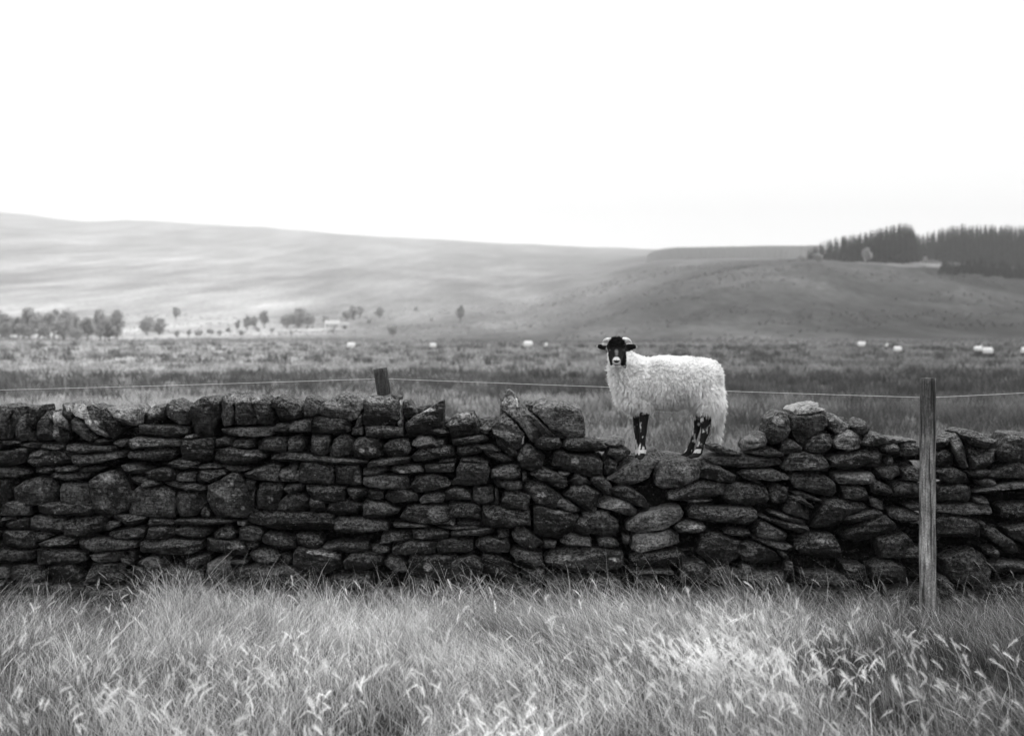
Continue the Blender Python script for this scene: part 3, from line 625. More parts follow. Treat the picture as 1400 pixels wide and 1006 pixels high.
def rock(poly, y0, hd, seed, rough=1.0, grow=1.02):
    """one stone: outline poly (photo pixels) at distance y0, half depth hd"""
    r = np.random.default_rng(seed)
    W = np.array([[(p[0]-700)*y0/F, CAMZ-(p[1]-HOR)*y0/F] for p in poly])
    c = (W.max(0)+W.min(0))/2*.5+W.mean(0)*.5
    W = (W-c)*grow
    hw, hh = np.abs(W[:, 0]).max(), np.abs(W[:, 1]).max()
    size = max(hw, hh)*2
    n = 26 if size > .33 else 18 if size > .17 else 12 if size > .09 else 8
    G, Qd = GRID[n]
    u, w, v = G[:, 0], G[:, 1], G[:, 2]
    rad = np.maximum(np.abs(u), np.abs(v)); th = np.arctan2(v*hh, u*hw)
    # outline radius as a function of angle
    ta = np.linspace(-np.pi, np.pi, 121)[:-1]; R = np.zeros(120)
    A = W; B = np.roll(W, -1, 0)
    dx, dz = np.cos(ta)[:, None], np.sin(ta)[:, None]
    ex, ez = (B-A)[:, 0][None], (B-A)[:, 1][None]
    den = dx*ez-dz*ex; den = np.where(np.abs(den) < 1e-9, 1e-9, den)
    t = (A[:, 0][None]*ez-A[:, 1][None]*ex)/den; s = (A[:, 0][None]*dz-A[:, 1][None]*dx)/den
    ok = (t > 0) & (s >= -1e-6) & (s <= 1+1e-6)
    R = np.where(ok, t, 0).max(1); R = np.where(R <= 0, min(hw, hh), R)
    Rr = np.interp(th, np.append(ta, np.pi), np.append(R, R[0]))
    p = r.uniform(7, 18)
    sc = (rad**p+np.abs(w)**p+1e-12)**(-1/p)
    x = rad*sc*Rr*np.cos(th); z = rad*sc*Rr*np.sin(th)
    hdv = hd
    y = w*sc*hdv
    y = y*(1-.10*np.clip(rad*sc, 0, 1)**4)
    X = np.stack([x, y, z], -1); S = np.array([hw, hdv, hh])
    # chipped planes
    for k in range(int(r.integers(8, 14))):
        a_ = r.uniform(0, 6.283); tl = r.uniform(.2, 1.3)
        nn = np.array([math.cos(a_)*tl, -1, math.sin(a_)*tl]); nn /= np.linalg.norm(nn)
        q = (X/S)@nn; lim = q.max()*r.uniform(.86, .985)
        over = np.maximum(q-lim, 0); X = X-(over[:, None]*nn[None])*S*.92
    # the front face is not square to the viewer
    X[:, 1] += (x/hw)*r.uniform(-.025, .025)+(z/hh)*r.uniform(.0, .03)
    N3 = unit(X/S**2+1e-9); off = r.uniform(-50, 50, 3); m = min(hw, hh)
    D = fbm(X+off, 7/max(size, .1), seed % 97, 3)*.045*m+fbm(X+off, 34, 3+seed % 31, 3)*.0045*rough
    bed = vnoise((X+off)*np.array([6, 6, 60]), 1, seed % 13)
    D = D+np.sign(bed)*np.abs(bed)**.5*.0032*rough*(1-np.abs(N3[:, 2]))
    X = X+N3*D[:, None]
    X = X+np.array([c[0], y0+hd, c[1]])
    return X, Qd

wall = empty('dry_stone_wall', (0, 10.0, 0)); tag(wall, 'long broken dry stone wall of dark lichened gritstone crossing the moor in front of the sheep', 'wall')
def part(name, me, parent=None):
    o = link(name, me, parent or wall); o.location = -Vector((0, 10.0, 0)); return o
made = []
def zrow(py): return CAMZ-(py-HOR)*DW/F
for i, pl in enumerate(stones):
    w_, h_ = np.ptp(pl[:, 0]), np.ptp(pl[:, 1]); area = w_*h_
    cy = pl[:, 1].mean(); r = np.random.default_rng(1000+i)
    y0 = DW+.05*max(0, zrow(cy))+r.uniform(-.02, .025)+(.015 if area < 500 else 0)
    hd = r.uniform(.17, .23) if area > 250 else r.uniform(.11, .16)
    tone = .0155*math.exp(r.normal(0, .5))
    made.append((area, pl, y0, hd, tone, 1000+i))
# stones of special place or tone, found by their centre in the photo
def near(px, py):
    return min(range(len(made)), key=lambda k: np.hypot(made[k][1][:, 0].mean()-px, made[k][1][:, 1].mean()-py))
def setst(px, py, **kw):
    k = near(px, py); a, pl, y0, hd, tone, sd = made[k]
    made[k] = (a, pl, y0+kw.get('dy', 0), hd*kw.get('hd', 1), kw.get('tone', tone), sd)
setst(1107, 561, tone=.24, dy=.03); setst(837, 605, tone=.16, dy=.05); setst(548, 565, tone=.2, dy=.12, hd=.5)
setst(860, 640, tone=.075, hd=1.35); setst(930, 647, tone=.06, hd=1.3); setst(711, 578, tone=.055); setst(766, 575, tone=.07)
setst(1228, 605, tone=.06); setst(1148, 577, tone=.09, dy=.06); setst(1046, 600, tone=.07); setst(892, 740, tone=.13); setst(1170, 655, tone=.1)
setst(838, 692, tone=.09); setst(884, 710, tone=.09); setst(1163, 605, tone=.10); setst(475, 562, tone=.06); setst(165, 570, tone=.12); setst(716, 592, dy=.05)
setst(1013, 612, dy=.06); setst(115, 575, tone=.12); setst(80, 570, tone=.12); setst(556, 560, dy=.05)

# lichen and fresh scars that can be made out in the photo: px, py, half width, half height, grey
MARKS = [(144, 651, 10, 7, .16), (144, 689, 8, 9, .11), (157, 699, 8, 4, .12), (167, 691, 6, 5, .10), (60, 673, 11, 7, .07), (322, 748, 11, 4, .32), (310, 672, 17, 12, .07), (317, 659, 3, 3, .3), (333, 695, 3, 3, .3),
         (598, 704, 13, 12, .09), (888, 742, 14, 9, .16), (950, 720, 13, 3, .28), (1129, 740, 13, 3, .28), (840, 764, 5, 3, .4), (771, 762, 9, 4, .25), (698, 549, 11, 9, .34), (712, 562, 22, 5, .14), (744, 553, 8, 4, .2), (790, 558, 9, 9, .16),
         (489, 651, 5, 9, .13), (103, 557, 14, 7, .28), (126, 578, 10, 4, .3), (75, 569, 8, 6, .26), (76, 592, 5, 5, .24), (178, 563, 18, 8, .20), (208, 562, 12, 5, .22), (320, 545, 16, 6, .18), (345, 544, 16, 6, .2), (455, 552, 12, 7, .16), (520, 546, 26, 4, .2),
         (583, 560, 12, 3, .35), (636, 568, 14, 4, .22), (845, 690, 18, 7, .11), (912, 698, 24, 8, .09), (845, 700, 40, 6, .05), (1165, 653, 14, 4, .2), (1064, 574, 9, 7, .16), (1166, 596, 10, 8, .13), (1175, 568, 14, 3, .25), (1106, 634, 8, 6, .11), (1060, 647, 26, 12, .045),
         (1023, 754, 12, 6, .11), (938, 640, 22, 3, .16), (1163, 631, 4, 3, .2), (985, 656, 5, 4, .16), (50, 619, 8, 4, .12), (155, 624, 12, 3, .2), (183, 608, 6, 6, .14), (262, 597, 9, 3, .22), (339, 622, 6, 2, .3), (370, 681, 4, 6, .2), (510, 615, 5, 4, .18), (494, 616, 4, 3, .3),
         (568, 640, 9, 4, .16), (550, 645, 6, 3, .18), (430, 755, 10, 3, .3), (450, 758, 9, 3, .22), (577, 664, 5, 8, .1), (786, 630, 6, 5, .14), (766, 648, 5, 4, .2), (743, 676, 8, 3, .22), (763, 700, 8, 3, .2), (520, 693, 10, 6, .1), (585, 775, 6, 5, .2), (1130, 560, 3, 6, .2)]
def marked(X, tone):
    px = 700+X[:, 0]*F/X[:, 1]; py = HOR+(CAMZ-X[:, 2])*F/X[:, 1]
    t = np.full(len(X), tone); k = fbm(X, 60, 91, 3)*.45; k2 = fbm(X, 150, 95, 2)
    for (a, b_, ra, rb, g) in MARKS:
        e = 1.05-((px-a)/ra)**2-((py-b_)/rb)**2+k
        w = np.clip(e*3, 0, 1)*np.clip(.75+k2, .15, 1); t = t*(1-w)+g*w
    return t
order = sorted(range(len(made)), key=lambda k: -made[k][0])
seps = []
rest = Bag()
for n_, k in enumerate(order):
    a, pl, y0, hd, tone, sd = made[k]
    X, Qd = rock(pl, y0, hd, sd)
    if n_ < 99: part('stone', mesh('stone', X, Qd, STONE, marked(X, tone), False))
    else: rest.add(X, Qd, None, marked(X, tone))
# courses that run on beyond the frame, and the inner stones behind the face
def top_of(px):
    best = 999
    for pl in stones:
        if pl[:, 0].min()-3 <= px <= pl[:, 0].max()+3 and pl[:, 1].min() < best: best = pl[:, 1].min()
    return best
r = np.random.default_rng(77)
def box_poly(x0, x1, y0, y1, r):
    j = lambda s: r.uniform(-s, s)
    h = y1-y0; e = min(h*.35, 6)
    return np.array([(x0+j(1), y0+e+j(1)), (x0+e, y0+j(1.5)), ((x0+x1)/2, y0+j(2.5)), (x1-e, y0+j(1.5)), (x1+j(1), y0+e), (x1+j(1), y1-e), (x1-e, y1+j(1.5)), ((x0+x1)/2, y1+j(2)), (x0+e, y1+j(1.5)), (x0, y1-e)])
for (xa, xb) in ((-900, -7), (1432, 2300)):
    y = 862; lim_ = 600 if xa < 0 else 645
    while y > lim_:
        h = r.uniform(15, 31); x = xa
        while x < xb:
            w = r.uniform(28, 78); X, Qd = rock(box_poly(x, min(x+w, xb+3), y-h, y-1.5, r), DW+.05*zrow(y)+r.uniform(-.02, .02), .2, int(r.integers(1e6)))
            rest.add(X, Qd, None, r.uniform(.016, .045)); x += w+1
        y -= h
    x = xa
    while x < xb:
        w = r.uniform(24, 52); t = r.uniform(-14, 14)
        pl = box_poly(x, min(x+w, xb+3), y-r.uniform(30, 44), y, r); pl[:, 0] += (y-pl[:, 1])/40*t
        X, Qd = rock(pl, DW+.08, .22, int(r.integers(1e6))); rest.add(X, Qd, None, r.uniform(.04, .1)); x += w-2
# bottom course, mostly in the grass
x = -60
while x < 1420:
    w = r.uniform(40, 90); X, Qd = rock(box_poly(x, x+w, r.uniform(806, 818), 862, r), DW+r.uniform(0, .04), .2, int(r.integers(1e6))); rest.add(X, Qd, None, r.uniform(.025, .045)); x += w
HOLES = [(716, 604, 3), (704, 634, 2), (849, 721, 2.5), (934, 694, 2), (828, 622, 3), (1130, 592, 5), (1307, 637, 2.5), (1327, 612, 3), (1209, 623, 4)]
y = 850
back_top = {}
row = 0
while y > 560:
    h = 34; x = -900+r.uniform(0, 30)
    while x < 2300:
        w = r.uniform(38, 70); xc = x+w/2
        tp = max(top_of(q) for q in (x+4, xc, x+w-4)) if -9 < xc < 1408 else 600
        if y-h > tp+9 or (y-h > tp-12 and y-h*.45 > tp+9):
            y1 = max(y-h-4, tp+9)
            hs = [q for q in HOLES if x-6 < q[0] < x+w+6 and y1-4 < q[1] < y+4]
            cuts = [(x-3, x+w+3)] if not hs else [(x-3, hs[0][0]-hs[0][2]), (hs[0][0]+hs[0][2], x+w+3)]
            for ca, cb in cuts:
                if cb-ca < 5: continue
                X, Qd = rock(box_poly(ca, cb, y1, y+3, r), 10.0+r.uniform(-.02, .05), .17, int(r.integers(1e6)), grow=1.06); rest.add(X, Qd, None, .008)  # inner stones coloured near black to deepen the shade in the gaps
        x += w
    y -= h-2
y = 835
while y > 575:                               # the far face of the wall
    h = 30; x = -900+r.uniform(0, 30)
    while x < 2300:
        w = r.uniform(30, 70); xc = x+w/2
        tp = max(top_of(q) for q in (x+4, xc, x+w-4)) if -9 < xc < 1408 else 600
        if y-h > tp+12 and not any(x-3 < q[0] < x+w+3 and y-h-4 < q[1] < y+2 for q in HOLES):
            X, Qd = rock(box_poly(x-3, x+w+3, y-h-3, y+3, r), 10.22, .13, int(r.integers(1e6)), grow=1.06); rest.add(X, Qd, None, r.uniform(.012, .03))
        x += w
    y -= h-2
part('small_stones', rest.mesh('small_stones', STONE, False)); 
for o in wall.children:
    if o.name.startswith('small_stones'): o['kind'] = 'stuff'

# ---------------------------------------------------------------- fence
fence = empty('wire_fence', (2.6, 9.6, 0)); tag(fence, 'post and single wire fence running past the stone wall behind the sheep', 'fence')
def fpart(name, me):
    o = link(name, me, fence); o.location = -Vector((2.6, 9.6, 0)); return o
def post(p0, p1, r0, r1, seed, tone):
    n = 60; t = np.linspace(0, 1, n)[:, None]; pts = np.array(p0)*(1-t)+np.array(p1)*t
    pts[:, 0] += .006*np.sin(t[:, 0]*5+seed)
    V, Q, T = tube(pts, np.linspace(r0, r1, n), 28)
    a = np.arctan2(V[:, 1]-np.interp(V[:, 2], pts[:, 2], pts[:, 1]), V[:, 0]-np.interp(V[:, 2], pts[:, 2], pts[:, 0]))
    q = np.stack([np.cos(a)*3, np.sin(a)*3, V[:, 2]*1.2+seed], -1)
    d = fbm(q, 2.2, seed, 4)*.005
    V[:, 0] += np.cos(a)*d; V[:, 1] += np.sin(a)*d
    V[-1, 2] += .004
    return mesh('post', V, [Q, T], WOOD, tone*np.interp(V[:, 2]+.06*vnoise(V, 9, 4), [.35, .9, 1.3], [1.15, .9, .36]))
xr, yr = P(1268, 830, 9.58)[0], 9.58
fpart('post', post((xr+.012, yr, -.3), (P(1267, 516, 9.58)[0], yr, P(1267, 517, 9.58)[2]), .056, .050, 3, .21))
yl = 10.75
b0, b1 = P(536, 600, yl), P(519, 504, yl)
bb = (b1[0]+(b0[0]-b1[0])*(b1[2]+.3)/(b1[2]-b0[2]), yl, -.3)
fpart('post', post(bb, b1, .052, .052, 8, .11))
def wire(pa, pb, sag, r=.0015):
    n = 40; t = np.linspace(0, 1, n)[:, None]; pts = np.array(pa)*(1-t)+np.array(pb)*t
    pts[:, 2] -= sag*4*(t*(1-t))[:, 0]
    V, Q, T = tube(pts, r, 6); fpart('wire', mesh('wire', V, [Q, T], WIREM, np.full(len(V), .5)))
wl = P(522, 517.5, yl+.055); wr = P(1267, 543.5, yr+.056)
wire(wl, wr, .004)
wire(P(-330, 540, yl+.1), wl, .01)
wire(wr, P(1720, 517, yr+.1), .008)
for px, yy in ((-330, yl), (1720, yr)):
    pp = P(px, 500, yy); fpart('post', post((pp[0], yy+.04, -.3), (pp[0]+.02, yy+.04, pp[2]), .055, .05, 5, .2))
for q in (wl, wr):
    V, Q, T = tube(np.array([[q[0]-.012, q[1]-.012, q[2]+.012], [q[0], q[1]+.006, q[2]+.006], [q[0], q[1]+.006, q[2]-.006], [q[0]-.012, q[1]-.012, q[2]-.012]]), .002, 6)
    fpart('staple', mesh('staple', V, [Q, T], WIREM, np.full(len(V), .4)))
# ---------------------------------------------------------------- the sheep
YS = 9.93
def SP(U, V, dy=0.):                        # sheep sketch units (a blown-up crop of the photo) -> world
    return np.array(P(780+U/4.792, 440+V/4.792, YS+dy))
k0 = YS/F/4.792                             # metres per sketch unit
def ball(bm_, c, r, M=None, seg=20):
    V, Qs = GRID[9]
    s = unit(V)*np.asarray(r)
    if M is not None: s = s@np.asarray(M).T
    bm_.add(s+c, Qs)
def chain(bag, pts, n=7):
    """pts: (U,V,dy,r) joints -> overlapping balls"""
    for a, b in zip(pts[:-1], pts[1:]):
        for t in np.linspace(0, 1, n):
            q = np.array(a)*(1-t)+np.array(b)*t
            ball(bag, SP(q[0], q[1], q[2]), (q[3],)*3)
def rotm(ax, deg):
    from mathutils import Matrix
    return np.array(Matrix.Rotation(math.radians(deg), 3, ax))
B = Bag()
# trunk
ball(B, SP(470, 395, 0), (.175, .165, .165)); ball(B, SP(640, 393, 0), (.25, .187, .178)); ball(B, SP(760, 390, 0), (.2, .18, .168)); ball(B, SP(858, 385, 0), (.125, .165, .155))
ball(B, SP(915, 360, 0), (.075, .12, .115)); ball(B, SP(395, 395, -.02), (.12, .13, .155)); ball(B, SP(335, 365, -.05), (.075, .10, .12)); ball(B, SP(900, 470, -.02), (.09, .14, .12))
ball(B, SP(365, 465, -.03), (.07, .10, .08)); ball(B, SP(430, 505, -.02), (.09, .12, .075)); ball(B, SP(480, 500, 0), (.09, .13, .08)); ball(B, SP(880, 545, 0), (.08, .13, .08))
# neck
chain(B, [(400, 330, -.02, .12), (345, 280, -.06, .10), (312, 215, -.08, .075)])
# head, turned to face the viewer
ball(B, SP(303, 165, -.11), (.062, .075, .055)); ball(B, SP(303, 138, -.10), (.055, .06, .036))
chain(B, [(303, 175, -.125, .056), (302, 215, -.165, .046), (301, 250, -.205, .034), (301, 262, -.22, .031)])
chain(B, [(303, 205, -.09, .054), (302, 245, -.15, .042), (301, 276, -.195, .026)])
ball(B, SP(283, 258, -.225), (.017, .02, .018)); ball(B, SP(319, 258, -.225), (.017, .02, .018)); ball(B, SP(301, 278, -.21), (.024, .022, .014))
ball(B, SP(262, 178, -.135), (.016, .022, .013)); ball(B, SP(344, 178, -.135), (.016, .022, .013))
# ears: flat leaves pointing out sideways
for s, (U0, U1, V1) in ((-1, (258, 176, 161)), (1, (350, 432, 164))):
    for t in np.linspace(0, 1, 12):
        w = math.sin(math.pi*(.12+.80*t))*.024+.004
        ball(B, SP(U0+(U1-U0)*t, 160+(V1-160)*t, -.085-.01*t), (.010, .0075, w))
# legs: (U, V, depth, radius)
legs = {
 'front_near': [(480, 540, -.08, .055), (482, 610, -.08, .036), (478, 680, -.08, .027), (475, 712, -.08, .029), (473, 750, -.08, .024), (471, 805, -.08, .022), (470, 838, -.08, .031), (466, 868, -.083, .027)],
 'front_far': [(436, 540, .06, .05), (430, 610, .06, .026), (432, 690, .06, .023), (440, 760, .06, .020), (444, 815, .06, .020), (446, 838, .06, .025), (443, 862, .055, .022)],
 'hind_near': [(905, 520, -.07, .085), (895, 610, -.08, .050), (884, 665, -.09, .036), (884, 715, -.09, .030), (868, 765, -.09, .025), (852, 812, -.09, .025), (842, 846, -.09, .030), (824, 868, -.092, .025)],
 'hind_far': [(860, 520, .07, .08), (835, 610, .07, .036), (832, 665, .07, .028), (826, 710, .07, .025), (808, 765, .07, .022), (792, 812, .07, .023), (783, 843, .07, .028), (766, 862, .068, .023)]}
for k, pts in legs.items(): chain(B, pts)
# cloven hooves
for (U, V, dy, lean) in ((458, 888, -.085, -4), (440, 882, .055, -3), (805, 880, -.095, -16), (748, 874, .066, -16)):
    for s in (-1, 1):
        for t in np.linspace(0, 1, 5):
            ball(B, SP(U+lean*(t-.3)*1.6+4, V-14+t*18, dy+s*.013-t*.004), (.021+.004*t, .012, .010+.003*t))
# tail
chain(B, [(945, 400, 0, .05), (972, 500, .0, .036), (970, 600, 0, .03), (960, 700, 0, .024), (950, 780, 0, .016)], 9)
tmp = link('tmp', B.mesh('tmp', None))
md = tmp.modifiers.new('r', 'REMESH'); md.mode = 'VOXEL'; md.voxel_size = .0058
dg = bpy.context.evaluated_depsgraph_get(); me2 = bpy.data.meshes.new_from_object(tmp.evaluated_get(dg), depsgraph=dg)
nv = len(me2.vertices); co = np.empty(nv*3, np.float32); me2.vertices.foreach_get('co', co); co = co.reshape(-1, 3).astype(float)
ed = np.empty(len(me2.edges)*2, np.int32); me2.edges.foreach_get('vertices', ed); ed = ed.reshape(-1, 2)
deg = np.bincount(ed.ravel(), minlength=nv)[:, None].astype(float)
def UVof(p):
    px = 700+p[:, 0]*F/p[:, 1]; py = HOR+(CAMZ-p[:, 2])*F/p[:, 1]
    return (px-780)*4.792, (py-440)*4.792
U, Vv = UVof(co)
dyv = co[:, 1]-YS
head = (U < 450) & (Vv < 300) & (dyv < -.06) & ~((Vv > 190) & (dyv > -.105))
ears = ((U < 243) | (U > 363)) & (Vv < 195) & (Vv > 125) & head
leg = (Vv > 600) & (U < 940)
for it in range(22):
    s = np.zeros_like(co)
    for c in range(3):
        s[:, c] = np.bincount(ed[:, 0], co[ed[:, 1], c], nv)+np.bincount(ed[:, 1], co[ed[:, 0], c], nv)
    av = s/deg
    lim = np.where(ears, 2, np.where(head, 4, np.where(leg, 5, 22)))
    f = np.where(it < lim, .6, 0)[:, None]
    co = co*(1-f)+av*f
me2.vertices.foreach_set('co', co.astype(np.float32).ravel())
me2.update()
nrm = np.empty(nv*3, np.float32); me2.vertices.foreach_get('normal', nrm); nrm = nrm.reshape(-1, 3).astype(float)
U, Vv = UVof(co); dyv = co[:, 1]-YS
tone = np.full(nv, .70)
nz = fbm(co, 30, 4, 3); nz2 = fbm(co, 70, 8, 2)
headm = (dyv < -.055) & (Vv < 300) & (U < 450) & ~((dyv > -.10) & (Vv > 200)) & ~((U > 366) & (Vv > 196))
tone[headm] = .005
# white nose blaze and muzzle
mz = headm & (dyv < -.17)
e = ((U-301)/29)**2+((Vv-258)/33)**2
w = np.clip((1.05-e+nz*.25)*2.5, 0, 1); tone = np.where(mz, .005*(1-w)+.45*w, tone)
e = ((U-301)/15)**2+((Vv-212)/32)**2
w = np.clip((1-e+nz*.7)*.9, 0, 1)*.5; tone = np.where(headm & (Vv < 250) & (dyv < -.13), np.maximum(tone, .005*(1-w)+.28*w), tone)
# dark nostrils and mouth line
for (a, b, ra, rb) in ((286, 256, 8, 4), (316, 256, 8, 4), (301, 264, 14, 5), (301, 283, 15, 2.5)):
    e = ((U-a)/ra)**2+((Vv-b)/rb)**2; tone = np.where(mz & (e < 1), .012, tone)
e = np.abs(U-301)/(22)+np.abs(Vv-258)/9; tone = np.where(mz & (e < 1), .012, tone)
# ears: pale upper edge and rim
earm = headm & ((U < 240) | (U > 366))
tone = np.where(earm & (Vv < 149+nz*6), .42, tone)
tipr = earm & ((U < 180) | (U > 428)); tone = np.where(tipr, .35, tone)
# mottled legs
legm = (Vv > 592) & (U < 925) & ~((Vv < 640) & (nrm[:, 2] < -.85))
mo = fbm(co*np.array([1, 1, .6]), 42, 21, 4)+.35*(nrm[:, 0] < -.55)+np.clip((Vv-760)/500, 0, .25)
tone = np.where(legm, (lambda w_: .010+.55*w_)(np.clip((mo-.42)*2.2, 0, 1)**1.4), tone)
tone = np.where((Vv > 838) & (Vv < 862) & (U < 520) & (U > 400), .62, tone)
tone = np.where((Vv > 835) & (Vv < 858) & (U > 790) & (U < 860) & (nrm[:, 0] < .3), .5, tone)
tone = np.where((Vv > 872) & (U < 500) & (Vv < 930), .02, tone)
tone = np.where((Vv > 866) & (U > 700) & (U < 900), .02, tone)
at = me2.attributes.new('tone', 'FLOAT', 'POINT'); at.data.foreach_set('value', tone.astype(np.float32))
me2.materials.clear(); me2.materials.append(SKIN); me2.name = 'sheep'
for p in me2.polygons: p.use_smooth = True
bpy.data.objects.remove(tmp)
SO = np.array([1.0, YS, 1.07])
def sh(name, V, Fs, mat, tone, parent=None, smooth=True):
    o = link(name, mesh(name, np.asarray(V)-SO, Fs, mat, tone, smooth), parent)
    if parent is None: o.location = SO
    return o
me2.vertices.foreach_set('co', (co-SO).astype(np.float32).ravel()); me2.update()
sheep = link('sheep', me2); sheep.location = SO
tag(sheep, 'black faced horned white sheep standing side on in the gap on top of the wall', 'sheep')

# fleece ---------------------------------------------------------
tri = np.empty(len(me2.polygons)*4, np.int32)
pv = [tuple(p.vertices) for p in me2.polygons]
cen = np.array([co[list(p)].mean(0) for p in pv]); cn = unit(np.array([nrm[list(p)].mean(0) for p in pv]))
cu, cv = UVof(cen); cdy = cen[:, 1]-YS
hd_ = (cdy < -.055) & (cv < 284) & (cu < 366) & (cu > 240) & ~((cdy > -.105) & (cv > 200))
hd_ |= ((cu < 236) | ((cu > 355) & (cdy < -.06))) & (cv < 195) & (cu < 450)
woolly = ~hd_ & ((cv < 590+12*vnoise(cen, 9, 2)) | (cu > 925))
ids = np.where(woolly)[0]
r = np.random.default_rng(3)
NL = 115000
pick = r.choice(ids, NL); root = cen[pick]+r.normal(0, .003, (NL, 3)); nn = cn[pick]; uu, vv = cu[pick], cv[pick]
# staples: locks gather towards cell centres
cell = .015; ck = np.floor(root/cell+.35*np.stack([vnoise(root, 25, s) for s in (1, 2, 3)], -1)*1.5).astype(np.int64)
hx = lambda s: _hash(ck[:, 0], ck[:, 1], ck[:, 2], s)
jit = np.stack([hx(11), hx(12), hx(13)], -1)
cc = (ck+.5)*cell
tail = (uu > 925) & (vv > 470)
down = np.where(tail, 1.5, np.clip((vv-260)/260, .15, 1.1)); breast = (uu < 420)
d0 = nn*.8+jit*.34+r.normal(0, .12, (NL, 3)); d0[:, 2] -= down*.50
flow = np.zeros((NL, 3)); flow[:, 0] = np.where(uu > 820, .35, np.where(uu < 400, -.12, .15)); d0 += flow*.6
d0 = unit(d0)
jit = jit*np.where(tail, .4, 1)[:, None]; d1 = jit*.28; d1[:, 2] -= down*.45; d1 += (cc-root)/cell*.28
clump = vnoise(root, 14, 7); c2 = hx(14)
L = (.021+.006*clump+.005*c2)*r.uniform(.7, 1.25, NL)
L = L*np.interp(vv, [230, 330], [.65, 1.0])*(1+.42*np.interp(uu, [400, 450], [1, 0])*np.interp(vv, [260, 340], [0, 1])); L = np.where(tail, .032*r.uniform(.7, 1.2, NL), L)
L = np.where((uu > 780) & (vv > 430) & ~tail, L*1.3, L)
nearhead = (np.hypot((uu-303)/90, (vv-190)/115) < 1) & (cdy[pick] < .0); L = np.where(nearhead, L*.55, L)
side = unit(np.cross(d0, nn)+r.normal(0, .35, (NL, 3)))
tn = .91+.03*c2+r.uniform(-.05, .05, NL)
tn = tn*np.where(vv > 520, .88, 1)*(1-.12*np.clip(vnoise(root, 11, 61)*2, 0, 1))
V, Q, A = blades(root-nn*.004, d0, d1, L, r.uniform(.0022, .0040, NL), side, 4, tn, 0, .6)
# crimp
ph = np.repeat(r.uniform(0, 6.28, NL), 10); tt = np.tile(np.repeat(np.linspace(0, 1, 5), 2), NL); sd = np.repeat(side, 10, axis=0)
V = V+sd*(np.sin(tt*9+ph)*.0022*tt)[:, None]
sh('fleece', V, Q, WOOL, A, sheep)
# short dark curls on the poll
pc = np.where(headm[0:0])[0] if False else np.where((cdy < -.05) & (cv < 165) & (cu > 252) & (cu < 352) & (cn[:, 2] > -.2))[0]
n = 1500; pk = r.choice(pc, n); d0 = unit(cn[pk]+r.normal(0, .5, (n, 3)))
V, Q, A = blades(cen[pk], d0, r.normal(0, .4, (n, 3)), r.uniform(.008, .016, n), .003, unit(np.cross(d0, r.normal(size=(n, 3)))), 3, .012)
sh('forelock', V, Q, SKIN, np.full(len(V), .006), sheep)
# horns
for s, pts in ((-1, [(278, 132, -.10), (262, 120, -.095), (245, 116, -.08), (228, 120, -.065), (216, 133, -.055), (216, 148, -.05)]), (1, [(330, 130, -.10), (347, 118, -.095), (364, 114, -.08), (381, 119, -.065), (394, 132, -.055), (396, 147, -.05)])):
    pp = np.array([SP(*q) for q in pts]); t = np.linspace(0, 5, 26)
    pp = np.stack([np.interp(t, range(6), pp[:, c]) for c in range(3)], -1)
    for _ in range(4): pp[1:-1] = (pp[:-2]+pp[1:-1]*2+pp[2:])/4
    rad = np.linspace(.020, .006, 26)*(1+.07*np.sin(np.arange(26)*2.1))
    V, Q, T = tube(pp, rad, 14)
    sh('horn', V, [Q, T], HORN, np.interp(np.repeat(np.arange(26), 14).tolist()+[0, 25], [0, 18, 25], [.62, .5, .12]), sheep)
for U_ in (260, 346):
    V, Qs = GRID[9]; V = unit(V)*np.array([.0085, .0085, .007])+SP(U_, 187, -.158)
    sh('eye', V, Qs, EYE, np.full(len(V), .03), sheep)

# grazing sheep far off: one body each, small in view -------------
def small_sheep(graze, seed):
    b = Bag(); r = np.random.default_rng(seed)
    def bl(c, rr): V, Qs = GRID[6]; b.add(unit(V)*np.array(rr)+np.array(c), Qs)
    bl((0, 0, .55), (.44, .21, .22)); bl((-.28, 0, .56), (.22, .2, .22)); bl((.28, 0, .57), (.24, .2, .21))
    hz = .22 if graze else .80
    for t in np.linspace(0, 1, 5): bl((-.42-.18*t, 0, .60+(hz-.60)*t), (.11-.03*t,)*3)
    bl((-.66, 0, hz), (.10, .055, .06) if not graze else (.07, .055, .09))
    for x in (-.32, .30):
        for y in (-.09, .09):
            for t in np.linspace(0, 1, 7): bl((x, y, .42-.42*t), (.05-.02*t, .04-.012*t, .05))
    t_ = link('t', b.mesh('t', None)); m_ = t_.modifiers.new('r', 'REMESH'); m_.mode = 'VOXEL'; m_.voxel_size = .022
    dg = bpy.context.evaluated_depsgraph_get(); me = bpy.data.meshes.new_from_object(t_.evaluated_get(dg), depsgraph=dg); bpy.data.objects.remove(t_)
    n = len(me.vertices); c = np.empty(n*3, np.float32); me.vertices.foreach_get('co', c); c = c.reshape(-1, 3).astype(float)
    wl = (c[:, 2] > .33) & (c[:, 0] > -.56)
    c[wl] += fbm(c[wl], 14, seed, 2)[:, None]*.018*unit(c[wl]-[0, 0, .55])
    me.vertices.foreach_set('co', c.astype(np.float32).ravel()); me.update()
    for p in me.polygons: p.use_smooth = True
    a = me.attributes.new('tone', 'FLOAT', 'POINT'); a.data.foreach_set('value', np.where(wl, .85, .03).astype(np.float32))
    me.materials.clear(); me.materials.append(WOOL); me.name = 'grazing_sheep'
    return me
GM = [small_sheep(True, 1), small_sheep(False, 2)]
